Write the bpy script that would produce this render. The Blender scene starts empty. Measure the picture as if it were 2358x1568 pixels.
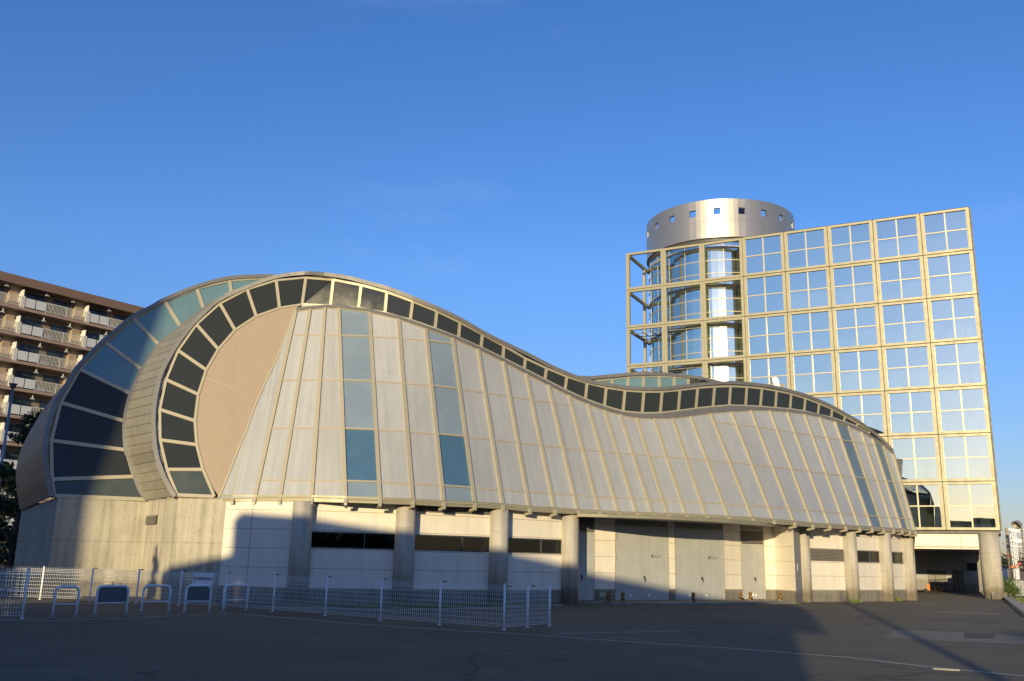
import bpy, bmesh, math, random
from math import sin, cos, pi, sqrt, atan2, radians
from mathutils import Vector, Matrix
random.seed(7)
SC = bpy.context.scene
COL = SC.collection
# ------------------------------------------------------------------ camera
CAM_H = 1.75
FPX, PIT, ROL, CX, CY = 2125.86, .2328, .0226, 1179.0, 784.2      # in pixels of a 2358 px wide picture
cd = bpy.data.cameras.new("camera"); cam = bpy.data.objects.new("camera", cd); COL.objects.link(cam)
cd.sensor_width = 36; cd.lens = FPX/2358*36; cd.clip_start = .1; cd.clip_end = 3000
cam.rotation_mode = 'XYZ'
cam.matrix_world = Matrix.Translation((0, 0, CAM_H)) @ Matrix.Rotation(pi/2 + PIT, 4, 'X') @ Matrix.Rotation(ROL, 4, 'Z')
SC.camera = cam
# ------------------------------------------------------------------ sun, sky, exposure
SUN_EL, SUN_AZ = radians(9.0), radians(15.6)      # light travels toward +Y, 15.6 degrees to the right
travel = Vector((sin(SUN_AZ)*cos(SUN_EL), cos(SUN_AZ)*cos(SUN_EL), -sin(SUN_EL)))
ld = bpy.data.lights.new("sun", 'SUN'); lo = bpy.data.objects.new("sun", ld); COL.objects.link(lo)
ld.energy = 4.4; ld.angle = radians(.53); ld.color = (1.0, .80, .45)
lo.rotation_mode = 'QUATERNION'; lo.rotation_quaternion = travel.to_track_quat('-Z', 'Y')
W = bpy.data.worlds.new("World"); SC.world = W; W.use_nodes = True
wn = W.node_tree; bg = wn.nodes['Background']; sky = wn.nodes.new('ShaderNodeTexSky')
sky.sky_type = 'NISHITA'; sky.sun_disc = False; sky.sun_elevation = SUN_EL
to_sun = -travel
sky.sun_rotation = atan2(to_sun.x, to_sun.y)
sky.air_density = 1.0; sky.dust_density = .25; sky.ozone_density = 3.0; sky.altitude = 0
bg.inputs[1].default_value = .15
hs = wn.nodes.new('ShaderNodeHueSaturation'); hs.inputs['Saturation'].default_value = 1.17
tn0 = wn.nodes.new('ShaderNodeMix'); tn0.data_type = 'RGBA'; tn0.blend_type = 'MULTIPLY'; tn0.inputs[0].default_value = 1.0; tn0.inputs[7].default_value = (1.12, .985, 1.16, 1)
wn.links.new(sky.outputs[0], tn0.inputs[6]); wn.links.new(tn0.outputs[2], hs.inputs['Color'])
# faint cirrus streaks
tcw = wn.nodes.new('ShaderNodeTexCoord'); mpw = wn.nodes.new('ShaderNodeMapping'); mpw.inputs['Scale'].default_value = (1.2, 1.0, 5.0); mpw.inputs['Rotation'].default_value = (.0, -.45, 1.9)
nzw = wn.nodes.new('ShaderNodeTexNoise'); nzw.inputs['Scale'].default_value = 1.6; nzw.inputs['Detail'].default_value = 8; nzw.inputs['Roughness'].default_value = .62
rpw = wn.nodes.new('ShaderNodeValToRGB'); rpw.color_ramp.elements[0].position = .56; rpw.color_ramp.elements[1].position = .85; rpw.color_ramp.elements[1].color = (.10, .10, .10, 1)
mxw = wn.nodes.new('ShaderNodeMix'); mxw.data_type = 'RGBA'; mxw.inputs[7].default_value = (5.5, 5.6, 6.0, 1)
wn.links.new(tcw.outputs['Generated'], mpw.inputs[0]); wn.links.new(mpw.outputs[0], nzw.inputs['Vector']); wn.links.new(nzw.outputs[0], rpw.inputs[0])
wn.links.new(rpw.outputs[0], mxw.inputs[0]); wn.links.new(hs.outputs[0], mxw.inputs[6]); 
sxw = wn.nodes.new('ShaderNodeSeparateXYZ'); rhw = wn.nodes.new('ShaderNodeValToRGB'); rhw.color_ramp.elements[0].position = .0; rhw.color_ramp.elements[0].color = (.50, .50, .54, 1); rhw.color_ramp.elements[1].position = .30
mhw = wn.nodes.new('ShaderNodeMix'); mhw.data_type = 'RGBA'; mhw.blend_type = 'MULTIPLY'; mhw.inputs[0].default_value = 1.0
wn.links.new(tcw.outputs['Generated'], sxw.inputs[0]); wn.links.new(sxw.outputs[2], rhw.inputs[0]); wn.links.new(mxw.outputs[2], mhw.inputs[6]); wn.links.new(rhw.outputs[0], mhw.inputs[7]); wn.links.new(mhw.outputs[2], bg.inputs[0])
SC.view_settings.view_transform = 'Standard'; SC.view_settings.look = 'None'
SC.view_settings.exposure = .35; SC.view_settings.gamma = 1
# ------------------------------------------------------------------ helpers
def ray(u, v):
    x = (u-CX)/FPX; y = (v-CY)/FPX
    c, s = cos(ROL), sin(ROL); x, y = x*c+y*s, -x*s+y*c
    c, s = cos(PIT), sin(PIT)
    return Vector((x, c+y*s, s-y*c))
def at(u, v, Y):
    r = ray(u, v); return Vector((0, 0, CAM_H)) + r*(Y/r.y)
def gz(u, v, z=0.0):
    r = ray(u, v); return Vector((0, 0, CAM_H)) + r*((z-CAM_H)/r.z)
def z7(x, y): return ((2200+x/2.1436)/1.737, (1950+y/2.1436)/1.737)
def z8(x, y): return ((3300+x/2.166)/1.737, (2000+y/2.166)/1.737)
def z9(x, y): return ((3560+x/3.485)/1.737, (2050+y/3.485)/1.737)
def zl2(x, y): return (x/3.2036, (1750+y/1.8443)/1.737)
def zl(x, y): return (x/3.2036, (1050+y/1.8443)/1.737)
def zt(x, y): return ((2450+x/1.9126)/1.737, (780+y/1.9126)/1.737)
V = Vector
UP = V((0, 0, 1))
OFF = {}
def woff(o): return OFF.get(o.name, V((0, 0, 0))) if o else V((0, 0, 0))
def tag(o, label=None, cat=None, group=None, kind=None):
    if label: o['label'] = label
    if cat: o['category'] = cat
    if group: o['group'] = group
    if kind: o['kind'] = kind
    return o
def thing(name, loc, label, cat, group=None):
    o = bpy.data.objects.new(name, None); o.empty_display_size = .2; COL.objects.link(o)
    o.location = loc; OFF[o.name] = V(loc); return tag(o, label, cat, group)
class MB:
    def __init__(s): s.v = []; s.f = []; s.uv = {}; s.sm = set()
    def quad(s, a, b, c, d, uv=None):
        n = len(s.v); s.v += [V(a), V(b), V(c), V(d)]; s.f.append((n, n+1, n+2, n+3))
        if uv: s.uv[len(s.f)-1] = uv
    def poly(s, pts, uv=None):
        n = len(s.v); s.v += [V(p) for p in pts]; s.f.append(tuple(range(n, n+len(pts))))
        if uv: s.uv[len(s.f)-1] = uv
    def hexa(s, b, t):      # bottom 4, top 4 (ccw from above)
        n = len(s.v); s.v += [V(p) for p in b] + [V(p) for p in t]
        s.f += [(n+3, n+2, n+1, n), (n+4, n+5, n+6, n+7)] + [(n+i, n+(i+1) % 4, n+4+(i+1) % 4, n+4+i) for i in range(4)]
    def box(s, c, sx, sy, sz, ax=None):     # c = centre; ax = optional x axis direction in plan
        x = V((1, 0, 0)) if ax is None else V((ax[0], ax[1], 0)).normalized(); y = V((-x.y, x.x, 0)); c = V(c)
        p = [c + x*sx/2*i + y*sy/2*j for i, j in ((-1, -1), (1, -1), (1, 1), (-1, 1))]
        s.hexa([q - UP*sz/2 for q in p], [q + UP*sz/2 for q in p])
    def bar(s, a, b, w, d, n):              # rectangular bar a->b, width w across, depth d along -n (front face on the line)
        a = V(a); b = V(b); t = (b-a).normalized(); n = V(n); n = (n - t*n.dot(t)).normalized(); x = n.cross(t)
        p = [(-w/2, -d), (w/2, -d), (w/2, 0), (-w/2, 0)]
        s.hexa([a + x*i + n*j for i, j in p], [b + x*i + n*j for i, j in p])
    def tube(s, pts, r, k=8, closed=False, r1=None):
        pts = [V(p) for p in pts]; rings = []; m = len(pts)
        for i, p in enumerate(pts):
            t = (pts[min(i+1, m-1)] - pts[max(i-1, 0)]).normalized()
            h = UP if abs(t.z) < .9 else V((1, 0, 0))
            x = t.cross(h).normalized(); y = x.cross(t)
            rr = r if r1 is None else r + (r1-r)*i/max(1, m-1)
            rings.append([p + x*rr*cos(2*pi*j/k) + y*rr*sin(2*pi*j/k) for j in range(k)])
        base = len(s.v)
        for g in rings: s.v += g
        for i in range(m-1):
            for j in range(k):
                s.sm.add(len(s.f)); s.f.append((base+i*k+j, base+i*k+(j+1) % k, base+(i+1)*k+(j+1) % k, base+(i+1)*k+j))
        s.f.append(tuple(base+j for j in reversed(range(k)))); s.f.append(tuple(base+(m-1)*k+j for j in range(k)))
    def cyl(s, c, r, z0, z1, k=32, r1=None, caps=True):
        r1 = r if r1 is None else r1; n = len(s.v)
        for j in range(k): a = 2*pi*j/k; s.v.append(V((c[0]+r*cos(a), c[1]+r*sin(a), z0)))
        for j in range(k): a = 2*pi*j/k; s.v.append(V((c[0]+r1*cos(a), c[1]+r1*sin(a), z1)))
        for j in range(k):
            q = (j+1) % k; s.sm.add(len(s.f)); L = 2*pi*r
            s.uv[len(s.f)] = [(L*j/k, z0), (L*(j+1)/k, z0), (L*(j+1)/k, z1), (L*j/k, z1)]
            s.f.append((n+j, n+q, n+k+q, n+k+j))
        if caps: s.f.append(tuple(n+j for j in reversed(range(k)))); s.f.append(tuple(n+k+j for j in range(k)))
    def wall(s, pts, z0, z1, th=0, uv0=0):   # upright wall along a plan polyline, UV in metres; th = thickness to the left of travel
        L = uv0; zz0 = z0 if hasattr(z0, '__len__') else [z0]*len(pts); zz1 = z1 if hasattr(z1, '__len__') else [z1]*len(pts)
        for i in range(len(pts)-1):
            a = V((pts[i][0], pts[i][1], 0)); b = V((pts[i+1][0], pts[i+1][1], 0)); d = (b-a).length
            s.quad(a+UP*zz0[i], b+UP*zz0[i+1], b+UP*zz1[i+1], a+UP*zz1[i], [(L, zz0[i]), (L+d, zz0[i+1]), (L+d, zz1[i+1]), (L, zz1[i])])
            if th:
                t = (b-a).normalized(); n = V((-t.y, t.x, 0))*th
                s.quad(b+n+UP*zz0[i+1], a+n+UP*zz0[i], a+n+UP*zz1[i], b+n+UP*zz1[i+1])
                s.quad(a+UP*zz1[i], b+UP*zz1[i+1], b+n+UP*zz1[i+1], a+n+UP*zz1[i])
                s.quad(b+UP*zz0[i+1], a+UP*zz0[i], a+n+UP*zz0[i], b+n+UP*zz0[i+1])
                if i == 0: s.quad(a+n+UP*zz0[i], a+UP*zz0[i], a+UP*zz1[i], a+n+UP*zz1[i])
                if i == len(pts)-2: s.quad(b+UP*zz0[i+1], b+n+UP*zz0[i+1], b+n+UP*zz1[i+1], b+UP*zz1[i+1])
            L += d
        return L
    def build(s, name, mat, parent=None, smooth=False, label=None):
        me = bpy.data.meshes.new(name); w = woff(parent)
        me.from_pydata([tuple(p - w) for p in s.v], [], s.f)
        if s.uv:
            ul = me.uv_layers.new(name="UVMap")
            for p in me.polygons:
                u = s.uv.get(p.index)
                if u:
                    for k, li in enumerate(p.loop_indices): ul.data[li].uv = u[k]
        for p in me.polygons:
            if smooth or p.index in s.sm: p.use_smooth = True
        me.materials.append(mat); me.update()
        o = bpy.data.objects.new(name, me); COL.objects.link(o)
        if parent: o.parent = parent; OFF[o.name] = w
        if label: o['label'] = label
        return o
# ------------------------------------------------------------------ materials
def newmat(name):
    m = bpy.data.materials.new(name); m.use_nodes = True; nt = m.node_tree
    return m, nt, nt.nodes['Principled BSDF']
def N(nt, t, **k):
    n = nt.nodes.new(t)
    for a, b in k.items():
        if a == 'inp':
            for i, x in b.items(): n.inputs[i].default_value = x
        else: setattr(n, a, b)
    return n
def coords(nt, use='Object', scale=(1, 1, 1)):
    tc = N(nt, 'ShaderNodeTexCoord'); mp = N(nt, 'ShaderNodeMapping'); mp.inputs['Scale'].default_value = scale
    nt.links.new(tc.outputs[use], mp.inputs['Vector']); return mp.outputs[0]
def noise(nt, vec, scale, detail=4, rough=.6):
    n = N(nt, 'ShaderNodeTexNoise'); n.inputs['Scale'].default_value = scale; n.inputs['Detail'].default_value = detail
    n.inputs['Roughness'].default_value = rough; nt.links.new(vec, n.inputs['Vector']); return n.outputs[0]
def ramp(nt, fac, stops):
    r = N(nt, 'ShaderNodeValToRGB'); el = r.color_ramp.elements
    while len(el) < len(stops): el.new(.5)
    for e, (p, c) in zip(el, stops): e.position = p; e.color = (c, c, c, 1) if not hasattr(c, '__len__') else tuple(c)+(1,)
    nt.links.new(fac, r.inputs[0]); return r.outputs[0]
def mix(nt, a, b, fac, mode='MIX'):
    m = N(nt, 'ShaderNodeMix'); m.data_type = 'RGBA'; m.blend_type = mode
    for i, x in ((0, fac), (6, a), (7, b)):
        if isinstance(x, (int, float)): m.inputs[i].default_value = x
        elif isinstance(x, (tuple, list)): m.inputs[i].default_value = tuple(x)+(1,) if len(x) == 3 else x
        else: nt.links.new(x, m.inputs[i])
    return m.outputs[2]
def mth(nt, op, a, b=None, c=None):
    m = N(nt, 'ShaderNodeMath'); m.operation = op
    for i, x in enumerate((a, b, c)):
        if x is None: continue
        if isinstance(x, (int, float)): m.inputs[i].default_value = x
        else: nt.links.new(x, m.inputs[i])
    return m.outputs[0]
def sep(nt, vec):
    s = N(nt, 'ShaderNodeSeparateXYZ'); nt.links.new(vec, s.inputs[0]); return s.outputs
def bump(nt, h, strength=.3, dist=.02):
    b = N(nt, 'ShaderNodeBump'); b.inputs['Strength'].default_value = strength; b.inputs['Distance'].default_value = dist
    nt.links.new(h, b.inputs['Height']); return b.outputs[0]
def simple(name, col, rough=.5, metal=0, var=.12, scale=3, streak=0, bmp=0, spec=.5, use='Object'):
    m, nt, p = newmat(name)
    v = coords(nt, use); n = noise(nt, v, scale)
    f = ramp(nt, n, [(.3, 1-var), (.7, 1+var*.6)])
    c = mix(nt, (col[0], col[1], col[2]), f, 1.0, 'MULTIPLY')
    if streak:
        sv = coords(nt, use, (3, 3, .25) if use == 'Object' else (5, .35, 1)); n2 = noise(nt, sv, 1.6, 5)
        c = mix(nt, c, ramp(nt, n2, [(.35, 1-streak), (.62, 1.0)]), 1.0, 'MULTIPLY')
    nt.links.new(c, p.inputs['Base Color'])
    rv = min(1, var/.08); r2 = ramp(nt, n, [(.3, min(1, rough*(1+.15*rv))), (.7, rough*(1-.12*rv))]); nt.links.new(r2, p.inputs['Roughness'])
    p.inputs['Metallic'].default_value = metal; p.inputs['Specular IOR Level'].default_value = spec
    if bmp: nt.links.new(bump(nt, noise(nt, v, scale*12), .4, bmp), p.inputs['Normal'])
    return m
M = {}
# concrete with form-tie holes, board joints and run-off stains (UV in metres)
def concrete(name, col, holes=True, joint=1.6, stain=.35):
    m, nt, p = newmat(name)
    uv = coords(nt, 'UV'); ob = coords(nt, 'Object')
    x, y, _ = sep(nt, uv)
    n1 = noise(nt, ob, 1.1, 6); n2 = noise(nt, ob, 22, 3)
    c = mix(nt, col, ramp(nt, n1, [(.3, .86), (.7, 1.07)]), 1.0, 'MULTIPLY')
    c = mix(nt, c, ramp(nt, n2, [(.35, .93), (.65, 1.03)]), 1.0, 'MULTIPLY')
    sv = coords(nt, 'UV', (2.6, .16, 1)); n3 = noise(nt, sv, 1.5, 5)
    c = mix(nt, c, ramp(nt, n3, [(.30, (1-stain, 1-stain*1.05, 1-stain*1.15)), (.56, (1, 1, 1))]), 1.0, 'MULTIPLY')
    # dirt band rising from the ground
    low = mth(nt, 'ADD', y, mth(nt, 'MULTIPLY', n1, -.9))
    c = mix(nt, c, ramp(nt, low, [(-.0, (.62, .60, .56)), (.32, (1, 1, 1))]), 1.0, 'MULTIPLY')
    if holes:
        fx = mth(nt, 'SUBTRACT', mth(nt, 'FRACT', mth(nt, 'DIVIDE', x, .46)), .5); fy = mth(nt, 'SUBTRACT', mth(nt, 'FRACT', mth(nt, 'DIVIDE', y, .46)), .5)
        d = mth(nt, 'SQRT', mth(nt, 'ADD', mth(nt, 'MULTIPLY', fx, fx), mth(nt, 'MULTIPLY', fy, fy)))
        c = mix(nt, c, ramp(nt, d, [(.04, .62), (.075, 1.0)]), 1.0, 'MULTIPLY')
    if joint:
        jx = mth(nt, 'ABSOLUTE', mth(nt, 'SUBTRACT', mth(nt, 'FRACT', mth(nt, 'DIVIDE', x, .92)), .5)); jy = mth(nt, 'ABSOLUTE', mth(nt, 'SUBTRACT', mth(nt, 'FRACT', mth(nt, 'DIVIDE', mth(nt, 'ADD', y, .3), joint)), .5))
        if holes: c = mix(nt, c, ramp(nt, jx, [(.004, .84), (.012, 1.0)]), 1.0, 'MULTIPLY')
        c = mix(nt, c, ramp(nt, jy, [(.004, .72), (.010, 1.0)]), 1.0, 'MULTIPLY')
    nt.links.new(c, p.inputs['Base Color']); p.inputs['Roughness'].default_value = .85
    nt.links.new(bump(nt, n2, .25, .01), p.inputs['Normal']); return m
M['concrete'] = concrete('fair faced concrete', (.46, .43, .35))
M['colconc'] = concrete('column concrete', (.46, .43, .37), False, 1.25, .3)
M['plinth'] = concrete('plinth concrete', (.36, .345, .31), False, 0, .35)
# cream wall panels with horizontal joints
def panelwall(name, col, z0, step, vj=None, joint=.55, rough=.55):
    m, nt, p = newmat(name); uv = coords(nt, 'UV'); ob = coords(nt, 'Object'); x, y, _ = sep(nt, uv)
    n1 = noise(nt, ob, .8, 4); c = mix(nt, col, ramp(nt, n1, [(.3, .94), (.7, 1.04)]), 1.0, 'MULTIPLY')
    sv = coords(nt, 'UV', (2.2, .2, 1)); c = mix(nt, c, ramp(nt, noise(nt, sv, 1.3, 5), [(.28, .88), (.55, 1.0)]), 1.0, 'MULTIPLY')
    j = mth(nt, 'ABSOLUTE', mth(nt, 'SUBTRACT', mth(nt, 'FRACT', mth(nt, 'ADD', mth(nt, 'DIVIDE', mth(nt, 'SUBTRACT', y, z0), step), .5)), .5))
    c = mix(nt, c, ramp(nt, j, [(.012, (joint, joint*.9, joint*.7)), (.022, (1, 1, 1))]), 1.0, 'MULTIPLY')
    if vj:
        j = mth(nt, 'ABSOLUTE', mth(nt, 'SUBTRACT', mth(nt, 'FRACT', mth(nt, 'ADD', mth(nt, 'DIVIDE', x, vj), .5)), .5))
        c = mix(nt, c, ramp(nt, j, [(.004, (joint, joint*.9, joint*.7)), (.007, (1, 1, 1))]), 1.0, 'MULTIPLY')
    nt.links.new(c, p.inputs['Base Color']); p.inputs['Roughness'].default_value = rough; return m
M['cream'] = panelwall('cream wall panels', (.74, .69, .60), .58, .69)
M['creamfascia'] = panelwall('cream fascia panels', (.80, .75, .64), 3.35, 3.0, 3.6)
# metal cladding sheets, streaked
def cladding(name, col, metal, rough, streak=.22):
    m, nt, p = newmat(name); uv = coords(nt, 'UV'); ob = coords(nt, 'Object')
    oi = N(nt, 'ShaderNodeObjectInfo')
    n1 = noise(nt, ob, .5, 5); sv = coords(nt, 'UV', (2.4, .10, 1)); n2 = noise(nt, sv, 1.7, 6, .65)
    bl = noise(nt, coords(nt, 'UV', (1.2, .5, 1)), 1.4, 6, .7)
    c = mix(nt, col, ramp(nt, n1, [(.3, .95), (.7, 1.04)]), 1.0, 'MULTIPLY')
    c = mix(nt, c, ramp(nt, n2, [(.32, 1-streak), (.66, 1.08)]), 1.0, 'MULTIPLY')
    c = mix(nt, c, ramp(nt, bl, [(.60, 1.0), (.72, (.82, .86, .92))]) if False else ramp(nt, bl, [(.58, (1, 1, 1)), (.72, (.84, .88, .96))]), 1.0, 'MULTIPLY')
    gi = N(nt, 'ShaderNodeNewGeometry'); c = mix(nt, c, ramp(nt, gi.outputs['Random Per Island'], [(0, .91), (1, 1.06)]), 1.0, 'MULTIPLY')
    c = mix(nt, c, ramp(nt, oi.outputs['Random'], [(0, .96), (1, 1.04)]), 1.0, 'MULTIPLY')
    nt.links.new(c, p.inputs['Base Color']); p.inputs['Metallic'].default_value = metal
    nt.links.new(ramp(nt, n2, [(.3, rough*.85), (.7, rough*1.15)]), p.inputs['Roughness'])
    return m
M['clad'] = cladding('satin cladding panel', (.455, .462, .44), .30, .42, .05)
M['beige'] = simple('beige metal wall', (.365, .29, .212), .5, .15, .012, .5, .05)
M['rib'] = simple('champagne rib metal', (.43, .39, .285), .5, .25, .08, 2)
M['rib2'] = simple('transom metal', (.46, .40, .32), .5, .2, .1, 4)
M['grid'] = simple('champagne facade frame metal', (.31, .29, .20), .45, .25, .10, 2)
M['edge'] = simple('roof edge metal', (.22, .215, .20), .5, .4, .15, 3)
M['dark'] = simple('dark recess', (.035, .035, .035), .8, 0)
M['darkmetal'] = simple('dark grey metal', (.09, .09, .09), .5, .3)
M['white'] = simple('white painted steel', (.80, .82, .85), .4, 0, .05, 5)
M['doorgrey'] = simple('grey painted steel door', (.42, .43, .42), .5, .0, .06, 1.5, .10)
M['louver'] = simple('louver blade metal', (.28, .26, .23), .5, .3)
M['black'] = simple('black fitting', (.02, .02, .02), .5)
M['soffit'] = simple('soffit panel grey', (.24, .23, .21), .6)
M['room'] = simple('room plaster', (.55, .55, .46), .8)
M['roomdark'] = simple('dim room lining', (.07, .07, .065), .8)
def shingle(name, col, pitch, cross):
    m, nt, p = newmat(name); uv = coords(nt, 'UV'); x, y, _ = sep(nt, uv)
    row = mth(nt, 'DIVIDE', x, pitch); fr = mth(nt, 'FRACT', row); cell = mth(nt, 'FLOOR', row)
    off = mth(nt, 'MULTIPLY', cell, .37); fy = mth(nt, 'FRACT', mth(nt, 'ADD', mth(nt, 'DIVIDE', y, cross), off))
    n2 = noise(nt, coords(nt, 'UV', (.5, 3.0, 1)), 2.2, 5)
    c = mix(nt, col, ramp(nt, n2, [(.3, .82), (.7, 1.1)]), 1.0, 'MULTIPLY')
    wn_ = N(nt, 'ShaderNodeTexWhiteNoise'); wn_.noise_dimensions = '1D'; nt.links.new(cell, wn_.inputs['W'])
    c = mix(nt, c, ramp(nt, wn_.outputs[0], [(0, .90), (1, 1.07)]), 1.0, 'MULTIPLY')
    ln = ramp(nt, fr, [(.0, .28), (.06, .45), (.09, 1.0)]); c = mix(nt, c, ln, 1.0, 'MULTIPLY')
    c = mix(nt, c, ramp(nt, fy, [(.0, .6), (.004, 1.0)]), 1.0, 'MULTIPLY')
    nt.links.new(c, p.inputs['Base Color']); p.inputs['Metallic'].default_value = .35; p.inputs['Roughness'].default_value = .48
    nt.links.new(bump(nt, fr, .6, .03), p.inputs['Normal']); return m
M['shingle'] = shingle('lapped roof sheet', (.33, .315, .26), .44, 3.6)
M['shingleshade'] = shingle('lapped roof sheet shaded', (.24, .205, .165), .44, 3.6)  # darker copy of the roof sheet: outer shell's shade put into the colour
def darkglass(name, col, rough=.12, spec=.6, metal=0):
    m, nt, p = newmat(name); ob = coords(nt, 'Object'); n = noise(nt, ob, .7, 4)
    c = mix(nt, col, ramp(nt, n, [(.3, .92), (.7, 1.06)]), 1.0, 'MULTIPLY'); nt.links.new(c, p.inputs['Base Color'])
    nt.links.new(ramp(nt, noise(nt, ob, .8), [(.3, rough*.6), (.7, rough*1.6)]), p.inputs['Roughness'])
    p.inputs['Specular IOR Level'].default_value = spec; p.inputs['Metallic'].default_value = metal; return m
M['glassdark'] = darkglass('dark tinted glass', (.030, .034, .030), .10, .35)
M['glassgreen'] = darkglass('frosted green glass', (.05, .065, .062), .35, .5)
M['glasssky'] = darkglass('sky-tinted glass', (.15, .26, .29), .2, .6, .2)  # blue of the sky in these panes is put into the base colour
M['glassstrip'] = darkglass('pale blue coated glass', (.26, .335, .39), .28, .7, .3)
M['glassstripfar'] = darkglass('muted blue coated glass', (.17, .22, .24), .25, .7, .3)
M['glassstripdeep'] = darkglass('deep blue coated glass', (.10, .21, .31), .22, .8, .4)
def mirror(name, tint, trans, fac, rough=.02, wob=.0):
    m = bpy.data.materials.new(name); m.use_nodes = True; nt = m.node_tree; nt.nodes.clear()
    out = N(nt, 'ShaderNodeOutputMaterial'); g = N(nt, 'ShaderNodeBsdfGlossy'); t = N(nt, 'ShaderNodeBsdfTransparent'); mx = N(nt, 'ShaderNodeMixShader')
    g.inputs['Color'].default_value = tint+(1,); g.inputs['Roughness'].default_value = rough; t.inputs['Color'].default_value = trans+(1,)
    fr = N(nt, 'ShaderNodeFresnel'); fr.inputs['IOR'].default_value = 1.5
    f = mth(nt, 'MINIMUM', mth(nt, 'ADD', fr.outputs[0], fac), 1.0)
    nt.links.new(f, mx.inputs[0]); nt.links.new(t.outputs[0], mx.inputs[1]); nt.links.new(g.outputs[0], mx.inputs[2]); nt.links.new(mx.outputs[0], out.inputs[0])
    if wob:
        nt.links.new(bump(nt, noise(nt, coords(nt), .35, 2), wob, .05), g.inputs['Normal'])
    return m
M['towerglass'] = mirror('coated office glass', (.87, .96, .82), (.66, .74, .70), .72, .01, .05)
M['drumglass'] = mirror('curved reflective glass', (.86, .97, .86), (.74, .80, .78), .66, .08)
M['clearglass'] = mirror('clear window glass', (.9, .95, .95), (.82, .86, .82), .03, .01)
M['drum'] = simple('brushed steel drum', (.50, .455, .38), .36, .80, .06, 1.2)
# ground
def asphalt():
    m, nt, p = newmat('asphalt'); ob = coords(nt, 'Object')
    a = noise(nt, ob, .25, 6, .65); b = noise(nt, ob, 60, 2, .8); c_ = noise(nt, ob, 3.0, 5, .7)
    c = mix(nt, (.100, .084, .058), ramp(nt, a, [(.3, .72), (.7, 1.28)]), 1.0, 'MULTIPLY')
    c = mix(nt, c, ramp(nt, b, [(.3, .7), (.7, 1.35)]), 1.0, 'MULTIPLY'); c = mix(nt, c, ramp(nt, c_, [(.3, .9), (.7, 1.1)]), 1.0, 'MULTIPLY')
    vo = N(nt, 'ShaderNodeTexVoronoi'); vo.feature = 'DISTANCE_TO_EDGE'; vo.inputs['Scale'].default_value = .16
    wv = N(nt, 'ShaderNodeVectorMath'); wv.operation = 'ADD'; nn = N(nt, 'ShaderNodeTexNoise'); nn.inputs['Scale'].default_value = .9; nn.inputs['Detail'].default_value = 6
    nt.links.new(ob, nn.inputs['Vector']); nt.links.new(ob, wv.inputs[0]); nt.links.new(nn.outputs['Color'], wv.inputs[1]); nt.links.new(wv.outputs[0], vo.inputs['Vector'])
    c = mix(nt, c, ramp(nt, vo.outputs['Distance'], [(.0, .45), (.010, 1.0)]), 1.0, 'MULTIPLY')
    nt.links.new(c, p.inputs['Base Color']); p.inputs['Roughness'].default_value = .88
    nt.links.new(bump(nt, b, .5, .01), p.inputs['Normal']); return m
M['asphalt'] = asphalt()
M['patch'] = simple('worn concrete patch', (.165, .15, .125), .9, 0, .2, 5, 0, .01)
M['patchdark'] = simple('fresh tar patch', (.045, .044, .043), .85, 0, .2, 9, 0, .01)
M['kerb'] = simple('kerb stone', (.36, .34, .30), .85, 0, .2, 4, 0, .01)
M['step'] = simple('loading step concrete', (.22, .21, .19), .85, 0, .25, 3, 0, .01)
M['soil'] = simple('dark soil', (.05, .04, .03), .95, 0, .3, 4)
def leafmat(name, a, b):
    m, nt, p = newmat(name); oi = N(nt, 'ShaderNodeNewGeometry')
    c = mix(nt, a, b, oi.outputs['Random Per Island']); nt.links.new(c, p.inputs['Base Color']); p.inputs['Roughness'].default_value = .6
    p.inputs['Subsurface Weight'].default_value = 0; return m
M['leafdark'] = leafmat('dark leaves', (.018, .035, .014), (.05, .075, .02))
M['leaf'] = leafmat('green leaves', (.035, .08, .018), (.10, .15, .03))
M['grass'] = leafmat('grass blades', (.09, .15, .03), (.22, .24, .06))
M['muntin'] = simple('bright muntin metal', (.43, .40, .29), .4, .2)
M['bark'] = simple('bark', (.06, .05, .04), .9, 0, .3, 6)
def leaves(mb, fn, n, size, rnd=random):
    for _ in range(n):
        c = fn(); a = rnd.uniform(0, 2*pi); e = rnd.uniform(-1, 1); s = size*rnd.uniform(.6, 1.3)
        x = V((cos(a), sin(a), e)).normalized()*s; y = x.cross(V((rnd.uniform(-1, 1), rnd.uniform(-1, 1), rnd.uniform(-1, 1)))).normalized()*s*.55
        mb.poly([c-x, c-y*.9, c+x, c+y*.9])
B = [[-10.27, 34.83, 3.73], [-9.43, 34.74, 3.74], [-8.44, 34.53, 3.75], [-7.22, 34.27, 3.75], [-5.95, 34.17, 3.74], [-4.71, 34.36, 3.74], [-3.54, 34.82, 3.75], [-2.42, 35.46, 3.75], [-1.27, 36.25, 3.78], [-0.18, 37.02, 3.78], [0.9, 37.76, 3.74], [1.95, 38.43, 3.75], [2.95, 39.02, 3.73], [3.89, 39.52, 3.73], [4.77, 39.95, 3.72], [5.59, 40.33, 3.74], [6.32, 40.66, 3.75], [7.06, 41.0, 3.75], [7.93, 41.4, 3.77], [8.92, 41.88, 3.77], [10.07, 42.51, 3.77], [11.35, 43.29, 3.78], [12.57, 44.15, 3.76], [13.82, 45.11, 3.74], [15.01, 46.09, 3.71], [16.18, 47.11, 3.73], [17.37, 48.17, 3.74], [18.45, 49.15, 3.74], [19.44, 50.03, 3.76], [20.39, 50.88, 3.76], [21.22, 51.59, 3.78], [21.95, 52.21, 3.78], [22.58, 52.71, 3.75], [23.06, 53.08, 3.71]]
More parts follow.
